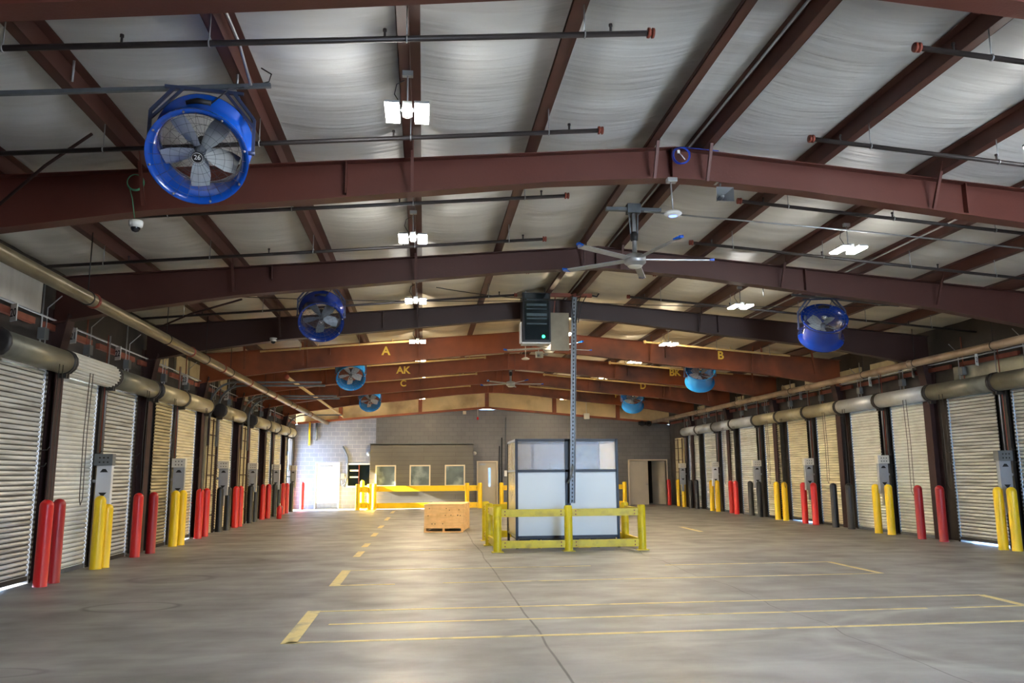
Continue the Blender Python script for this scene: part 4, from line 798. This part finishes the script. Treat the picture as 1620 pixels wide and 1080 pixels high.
guard('g', 'worn yellow guard rail enclosure around the booth', P_, [(0, 1), (1, 2), (2, 3), (3, 4), (6, 7), (7, 0), (4, 5), (5, 6)], m_rail, .93, (.78, .15))
guard('g', 'long bright yellow guard rail in front of the office windows', [(-2.24, 37.4), (2.02, 37.4), (2.62, 37.4)], [(0, 1), (1, 2)], m_railb, 1.16, (.92, .15), .25, .1)
guard('g', 'bright yellow guard rail seen behind the booth, right of the grey door', [(3.62, 37.4), (6.5, 37.4), (9.5, 37.4)], [(0, 1), (1, 2)], m_railb, 1.16, (.92, .15), .22, .1)
guard('g', 'short sunlit yellow guard rail turning the corner at the office left end', [(-2.95, 36.9), (-2.45, 37.2)], [(0, 1)], m_railb, 1.14, (.9, .2), .25, .1)
o = thing('bollard', 'yellow ball topped bollard behind the sunlit guard rail near the far left window', 'bollard', (-2.85, 38.3, 0)); MB().lathe([(.1, 0), (.1, 1.2), (.09, 1.25), (.05, 1.3), (0, 1.31)], (0, 0, 0), (0, 0, 1), 18).build('sleeve', m_railb, o)
# ================================================================== CRATE
t = thing('wooden_crate', 'long pine plywood crate on skids standing left of the booth', 'crate', (0.03, 22.45, 0), rz=math.radians(-9))
cw, cl, chh = 1.08, 1.75, .74
MB().box((0, 0, .14), (cw, .02, chh)).build('front_panel', m_ply, t); MB().box((0, cl-.02, .14), (cw, cl, chh)).build('rear_panel', m_ply, t)
MB().box((0, .02, .14), (.02, cl-.02, chh)).build('side_panel', m_ply, t); MB().box((cw-.02, .02, .14), (cw, cl-.02, chh)).build('side_panel', m_ply, t)
MB().box((-.015, -.015, chh), (cw+.015, cl+.015, chh+.02)).build('lid', m_ply, t)
MB().box((0, -.01, .11), (cw, cl+.01, .14)).build('deck_board', m_ply, t)
for x in (0, cw/2-.03, cw-.06): MB().box((x, -.01, .03), (x+.06, cl+.01, .11)).build('skid_runner', m_ply, t)
MB().box((0, -.01, 0), (cw, .08, .03)).box((0, cl-.08, 0), (cw, cl+.01, .03)).build('bottom_board', m_ply, t)
k = MB(); random.seed(3)
for _ in range(14): k.lathe([(0, -.003), (.012, -.002), (.014, 0)], (random.uniform(.08, 1.0), 0, random.choice((.62, .45, .25))+random.uniform(-.03, .03)), (0, 1, 0), 8)
k.build('nail_heads', m_column, t)
# ================================================================== CEILING-HUNG SMALL THINGS
t = thing('horn_speaker', 'grey horn loudspeaker under the near rafter right of the ridge', 'speaker', (3.62, 9.0, 4.94)); 
def horn(t, m, k=1):
    b = MB(); v = []
    for w_, h_, y in ((.11, .09, -.12), (.105, .085, -.11), (.05, .045, .02), (.03, .03, .1)): v += [(-w_*k, y*k, -h_*k), (w_*k, y*k, -h_*k), (w_*k, y*k, h_*k), (-w_*k, y*k, h_*k)]
    fs = [(i*4+j, i*4+(j+1) % 4, i*4+4+(j+1) % 4, i*4+4+j) for i in range(3) for j in range(4)]+[(15, 14, 13, 12)]
    b.add(v, fs); b.build('horn_bell', m, t); MB().lathe([(0, -.05), (.02, -.045), (.028, 0), (.03, .06)], (0, 0, 0), (0, 1, 0), 12).build('driver', m_galv, t)
    MB().tube([(0, .05, .03), (0, .05, .10), (.01, .05, .2)], .012, 6).box((-.05, .02, .2), (.05, .12, .215)).build('mount_bracket', m_galv, t)
horn(t, m_box)
t = thing('horn_speaker', 'small cream horn speaker behind the slotted pole, below the middle ceiling fan', 'speaker', (3.18, 21.8, 4.86)); horn(t, m_offw, 1.0)
t = thing('dome_camera', 'white dome security camera under the near rafter, below the green cord', 'camera', (-3.28, 9.05, 4.40))
def dome(t): MB().lathe([(0, .05), (.075, .05), (.08, .04), (.075, -.01), (.055, -.03)], (0, 0, 0), (0, 0, 1), 24).build('camera_body', m_white, t); MB().lathe([(.052, -.025), (.05, -.045), (.035, -.07), (0, -.085)], (0, 0, 0), (0, 0, 1), 20).build('dome_lens', mat('smoked dome', srgb(24, 26, 34), .08, 0, .02, 1), t)
dome(t)
t = thing('dome_camera', 'small white dome camera under the darkest rafter at left', 'camera', (-3.35, 17.78, 4.54)); dome(t)
t = thing('access_point', 'white oval wireless unit glowing blue on a short rod by the ridge', 'access point', (2.99, 9.0, 4.71))
MB().lathe([(0, -.035), (.07, -.03), (.105, -.01), (.11, .0), (.09, .02), (0, .03)], (0, 0, 0), (0, 0, 1), 28).build('unit_shell', m_white, t); MB().lathe([(0, -.042), (.03, -.04), (.05, -.034)], (0, 0, 0), (0, 0, 1), 18).build('status_glow', m_bluelt, t)
MB().tube([(0, 0, .03), (-.01, 0, .40)], .010, 8).build('drop_rod', m_galv, t); MB().bbox((-.06, -.05, .40), (.06, .05, .45), .006).build('mount_box', m_galv, t)
t = thing('hanging_fixture', 'small white disc fixture on a rod in front of the rafter stencilled A', 'fixture', (2.78, 21.6, 4.72))
MB().lathe([(0, -.02), (.09, -.015), (.12, .01), (.04, .05), (0, .05)], (0, 0, 0), (0, 0, 1), 24).build('disc', m_offw, t); MB().tube([(0, 0, .05), (0, 0, .42)], .012, 8).build('drop_rod', m_offw, t)
t = thing('cable_coil', 'coil of blue data cable hung on the near rafter at the ridge', 'cable', (3.1, 8.92, 5.43)); b = MB()
for j in range(7): b.ring((random.uniform(-.008, .008), -.015+.005*j, random.uniform(-.008, .008)), .10+random.uniform(-.008, .008), .005, (0.1, 1, .05), 30, 5)
b.build('coil_loops', m_bluecable, t); MB().tube([(-.05, -.02, .04), (0, -.02, -.01), (.04, -.02, -.06)], .006, 5).cbox((-.04, -.02, .04), (.03, .02, .04)).build('plug_end', m_white, t); MB().tube([(.02, 0, .11), (.3, .02, .10), (.5, .05, .10)], .006, 5).build('loose_end', m_bluecable, t)
t = thing('cord_coil', 'small coil of green cord on the near rafter above the dome camera', 'cord', (-3.27, 8.92, 4.86)); b = MB()
for j in range(3): b.ring((0, -.01+.008*j, 0), .085+.004*j, .006, (0, 1, .1), 26, 5)
b.build('coil_loops', m_hose, t); MB().tube([(-.06, 0, -.06), (-.02, 0, -.2), (.0, .05, -.40)], .005, 5).build('loose_end', m_hose, t)
# black heater-like cluster at far right corner
t = thing('valve_cluster', 'dark valve assembly high in the far right corner', 'valve', (10.9, Y1-.25, 4.0)); MB().lathe([(0, -.3), (.09, -.3), (.09, .3), (0, .3)], (0, 0, 0), (1, 0, 0), 12).build('valve_body', m_black, t); MB().ring((-.15, -.1, -.02), .12, .02, (0, 1, 0), 16, 6).ring((.2, -.1, -.02), .12, .02, (0, 1, 0), 16, 6).build('hand_wheel', m_black, t)
# cords swagged across the roof near the ridge
for i, (p, q, m) in enumerate([((-4.0, 15.2, 4.95), (2.9, 16.6, 5.3), m_black), ((0.2, 15.0, 5.15), (3.0, 17.0, 5.4), m_black), ((3.4, 16.6, 5.25), (9.5, 15.0, 4.95), m_black)]):
    pts = [Vector(p).lerp(Vector(q), k/8)+Vector((0, .0, -.06*math.sin(PI*k/8))) for k in range(9)]
    o = MB().tube(pts, .008, 5).build('overhead_cable', m); o['label'] = ['thin black cable swagged from the left fan towards the cabinet', 'short black cable crossing to the black cabinet', 'thin black cable swagged from the pole towards the right fan'][i]; o['category'] = 'cable'
o = MB().tube([(3.1, 10.6, 5.28), (6.5, 10.55, 5.05), (10.6, 10.5, 4.72)], .012, 6).build('overhead_conduit', m_galv); o['label'] = 'thin blue grey conduit crossing the right roof slope beyond the near rafter'; o['category'] = 'conduit'
o = MB().tube([(-4.6, 8.7, 4.45), (-3.9, 8.2, 4.75), (-3.35, 7.9, 4.98)], .018, 6).build('sway_brace', m_column); o['label'] = 'slim diagonal sway brace at the left end of the second sprinkler pipe'; o['category'] = 'brace'
o = MB().tube([(-5.2, 15.6, 4.35), (-4.4, 15.2, 4.6), (-3.3, 14.4, 4.72)], .018, 6).build('sway_brace', m_column); o['label'] = 'slim diagonal brace above the left main pipe, left of the second blue fan'; o['category'] = 'brace'
# vertical-lift door tracks curving out from the left wall
for i, y in enumerate((22.7, 23.55, 26.7, 27.6, 35.4)):
    pts = [(XL+.1, y, 2.4), (XL+.1, y, 3.5)]+[(XL+.1+.65*(1-math.cos(a)), y, 3.5+.65*math.sin(a)) for a in [PI/2*k/6 for k in range(1, 7)]]+[(-2.9 if i < 4 else -3.6, y, 4.16)]
    b = MB()
    for p, q in zip(pts[:-1], pts[1:]): b.beam(p, q, .05, .07, (0, 1, 0))
    o = b.build('overhead_door_track', m_galvd); o['label'] = 'grey curved door track on the left wall, %s one' % ordn[i]; o['category'] = 'track'; o['group'] = 'curved overhead door tracks'
# end wall fittings
o = MB().tube([(-5.42, Y1-.12, 2.95), (-5.42, Y1-.12, 4.05)], .045, 10).build('wall_pipe', m_yel); o['label'] = 'short yellow vertical pipe high in the far left corner'; o['category'] = 'pipe'
o = MB().tube([(-5.1, Y1-.12, 3.25), (-5.1, Y1-.12, 4.0)], .05, 10).lathe([(0, -.04), (.06, -.03), (.05, .02)], (-5.1, Y1-.12, 3.22), (0, 0, 1), 12).build('wall_pipe', m_galvd); o['label'] = 'grey vertical pipe right of the short yellow pipe, far left corner'; o['category'] = 'pipe'
t = thing('wall_phone', 'wall telephone box with coiled cord between white door and dark window', 'telephone', (-3.82, Y1-.06, 1.5)); MB().bbox((-.09, -.06, -.12), (.09, .05, .14), .01).build('phone_box', m_box, t); MB().tube([(.1, 0, .0), (.16, 0, -.3), (-.02, 0, -.45), (-.06, 0, -.2)], .02, 6).build('phone_cord', m_white, t); MB().tube([(.1, 0, -.5), (.22, 0, -.1), (.22, 0, .9), (.1, 0, 1.15), (-.03, 0, 1.4)], .035, 8).build('conduit_drop', m_galvd, t)
t = thing('wall_light', 'small white round light at the top left of the office block corner', 'light', (-2.62, Y1-.1, 2.55)); MB().lathe([(0, -.12), (.08, -.1), (.11, 0), (.11, .08)], (0, 0, 0), (0, 1, 0), 16).build('light_dome', m_white, t)
t = thing('wall_light', 'small white round light between office block and grey door', 'light', (2.44, Y1-.12, 2.55)); MB().lathe([(0, -.12), (.06, -.1), (.1, 0), (.1, .1)], (0, 0, 0), (0, 1, 0), 16).build('light_dome', m_white, t)
t = thing('switch_box', 'small white switch box on the grey wall between door and booth', 'switch', (3.98, Y1-.05, 1.58)); MB().bbox((-.09, -.05, -.14), (.09, .045, .14), .01).build('box_body', m_white, t); MB().tube([(.0, .0, .14), (.0, .0, 2.7)], .02, 6).build('conduit', m_galvd, t)
for i, (x, z0, z1) in enumerate(((3.66, .6, 2.9), (3.78, .5, 3.3), (4.1, 2.0, 3.0))):
    o = MB().tube([(x, Y1-.06, z0), (x, Y1-.06, z1)], .025, 6).build('wall_conduit', m_dark); o['label'] = ['dark conduit directly right of the grey door', 'tallest dark conduit between the grey door and the switch box', 'short dark conduit above and right of the switch box'][i]; o['category'] = 'conduit'
t = thing('pull_cord', 'red knobbed pull cord hanging below the gable near the ridge', 'cord', (2.6, Y1-.07, 4.25)); MB().tube([(0, 0, .05), (0, 0, .75)], .01, 6).build('cord', m_offw, t); MB().lathe([(0, -.09), (.05, -.05), (.055, 0), (.02, .07)], (0, 0, 0), (0, 0, 1), 12).build('knob', m_red, t)
t = thing('junction_box', 'small tan box on the gable edge left of the pull cord', 'box', (1.95, Y1-.1, 4.52)); MB().bbox((-.08, -.05, -.08), (.08, .1, .08), .01).build('box_body', m_tanf, t)
t = thing('exhaust_louver', 'white hanging box below the gable right of the slotted pole', 'box', (8.0, Y1-.1, 4.35)); MB().bbox((-.14, -.1, -.14), (.14, .1, .14), .01).build('box_body', m_offw, t); MB().tube([(0, 0, .14), (0, 0, .75)], .015, 6).build('drop_rod', m_offw, t)
# ================================================================== FLOOR TAPE
def tape(label, segs, name='floor_marking'):
    b = MB()
    for x0, y0, x1, y1, w_ in segs: b.beam((x0, y0, .0015), (x1, y1, .0015), w_, .003)
    o = b.build(name, m_tape); o['label'] = label; o['category'] = 'floor marking'; return o
tape('nearest rectangle of worn yellow floor tape, with a long middle line', [(-1.27, 8.13, -1.27, 9.98, .15), (-1.3, 8.17, 7.9, 8.2, .07), (-1.0, 9.08, 5.9, 9.1, .055), (6.2, 9.08, 8.2, 9.1, .055), (-1.3, 9.93, 7.2, 9.93, .055), (7.2, 9.93, 7.16, 9.1, .10), (7.16, 9.1, 7.1, 8.2, .1)])
tape('second rectangle of faded yellow floor tape beyond the near one', [(-1.27, 12.1, -1.27, 14.0, .15), (-1.2, 12.15, -.4, 12.15, .06), (.3, 12.18, 7.2, 12.2, .045), (-1.2, 13.95, 2.9, 13.95, .04), (4.2, 13.85, 7.2, 13.85, .045), (7.2, 13.85, 7.2, 12.2, .09)])
for i, (a, c) in enumerate(((16.2, 17.3), (18.3, 19.2), (21.3, 22.5), (24.5, 25.7), (28.4, 30.5), (33.5, 35.6))):
    tape('short yellow floor dash, %s of the line left of the crate' % ordn[i], [(-1.29, a, -1.27, c, .14)])
tape('short yellow floor dash right of the booth, in line with the rectangles', [(7.5, 21.3, 7.55, 23.2, .12)])
tape('faint yellow floor line in front of the left side of the booth', [(-.3, 17.3, .9, 17.3, .06)])
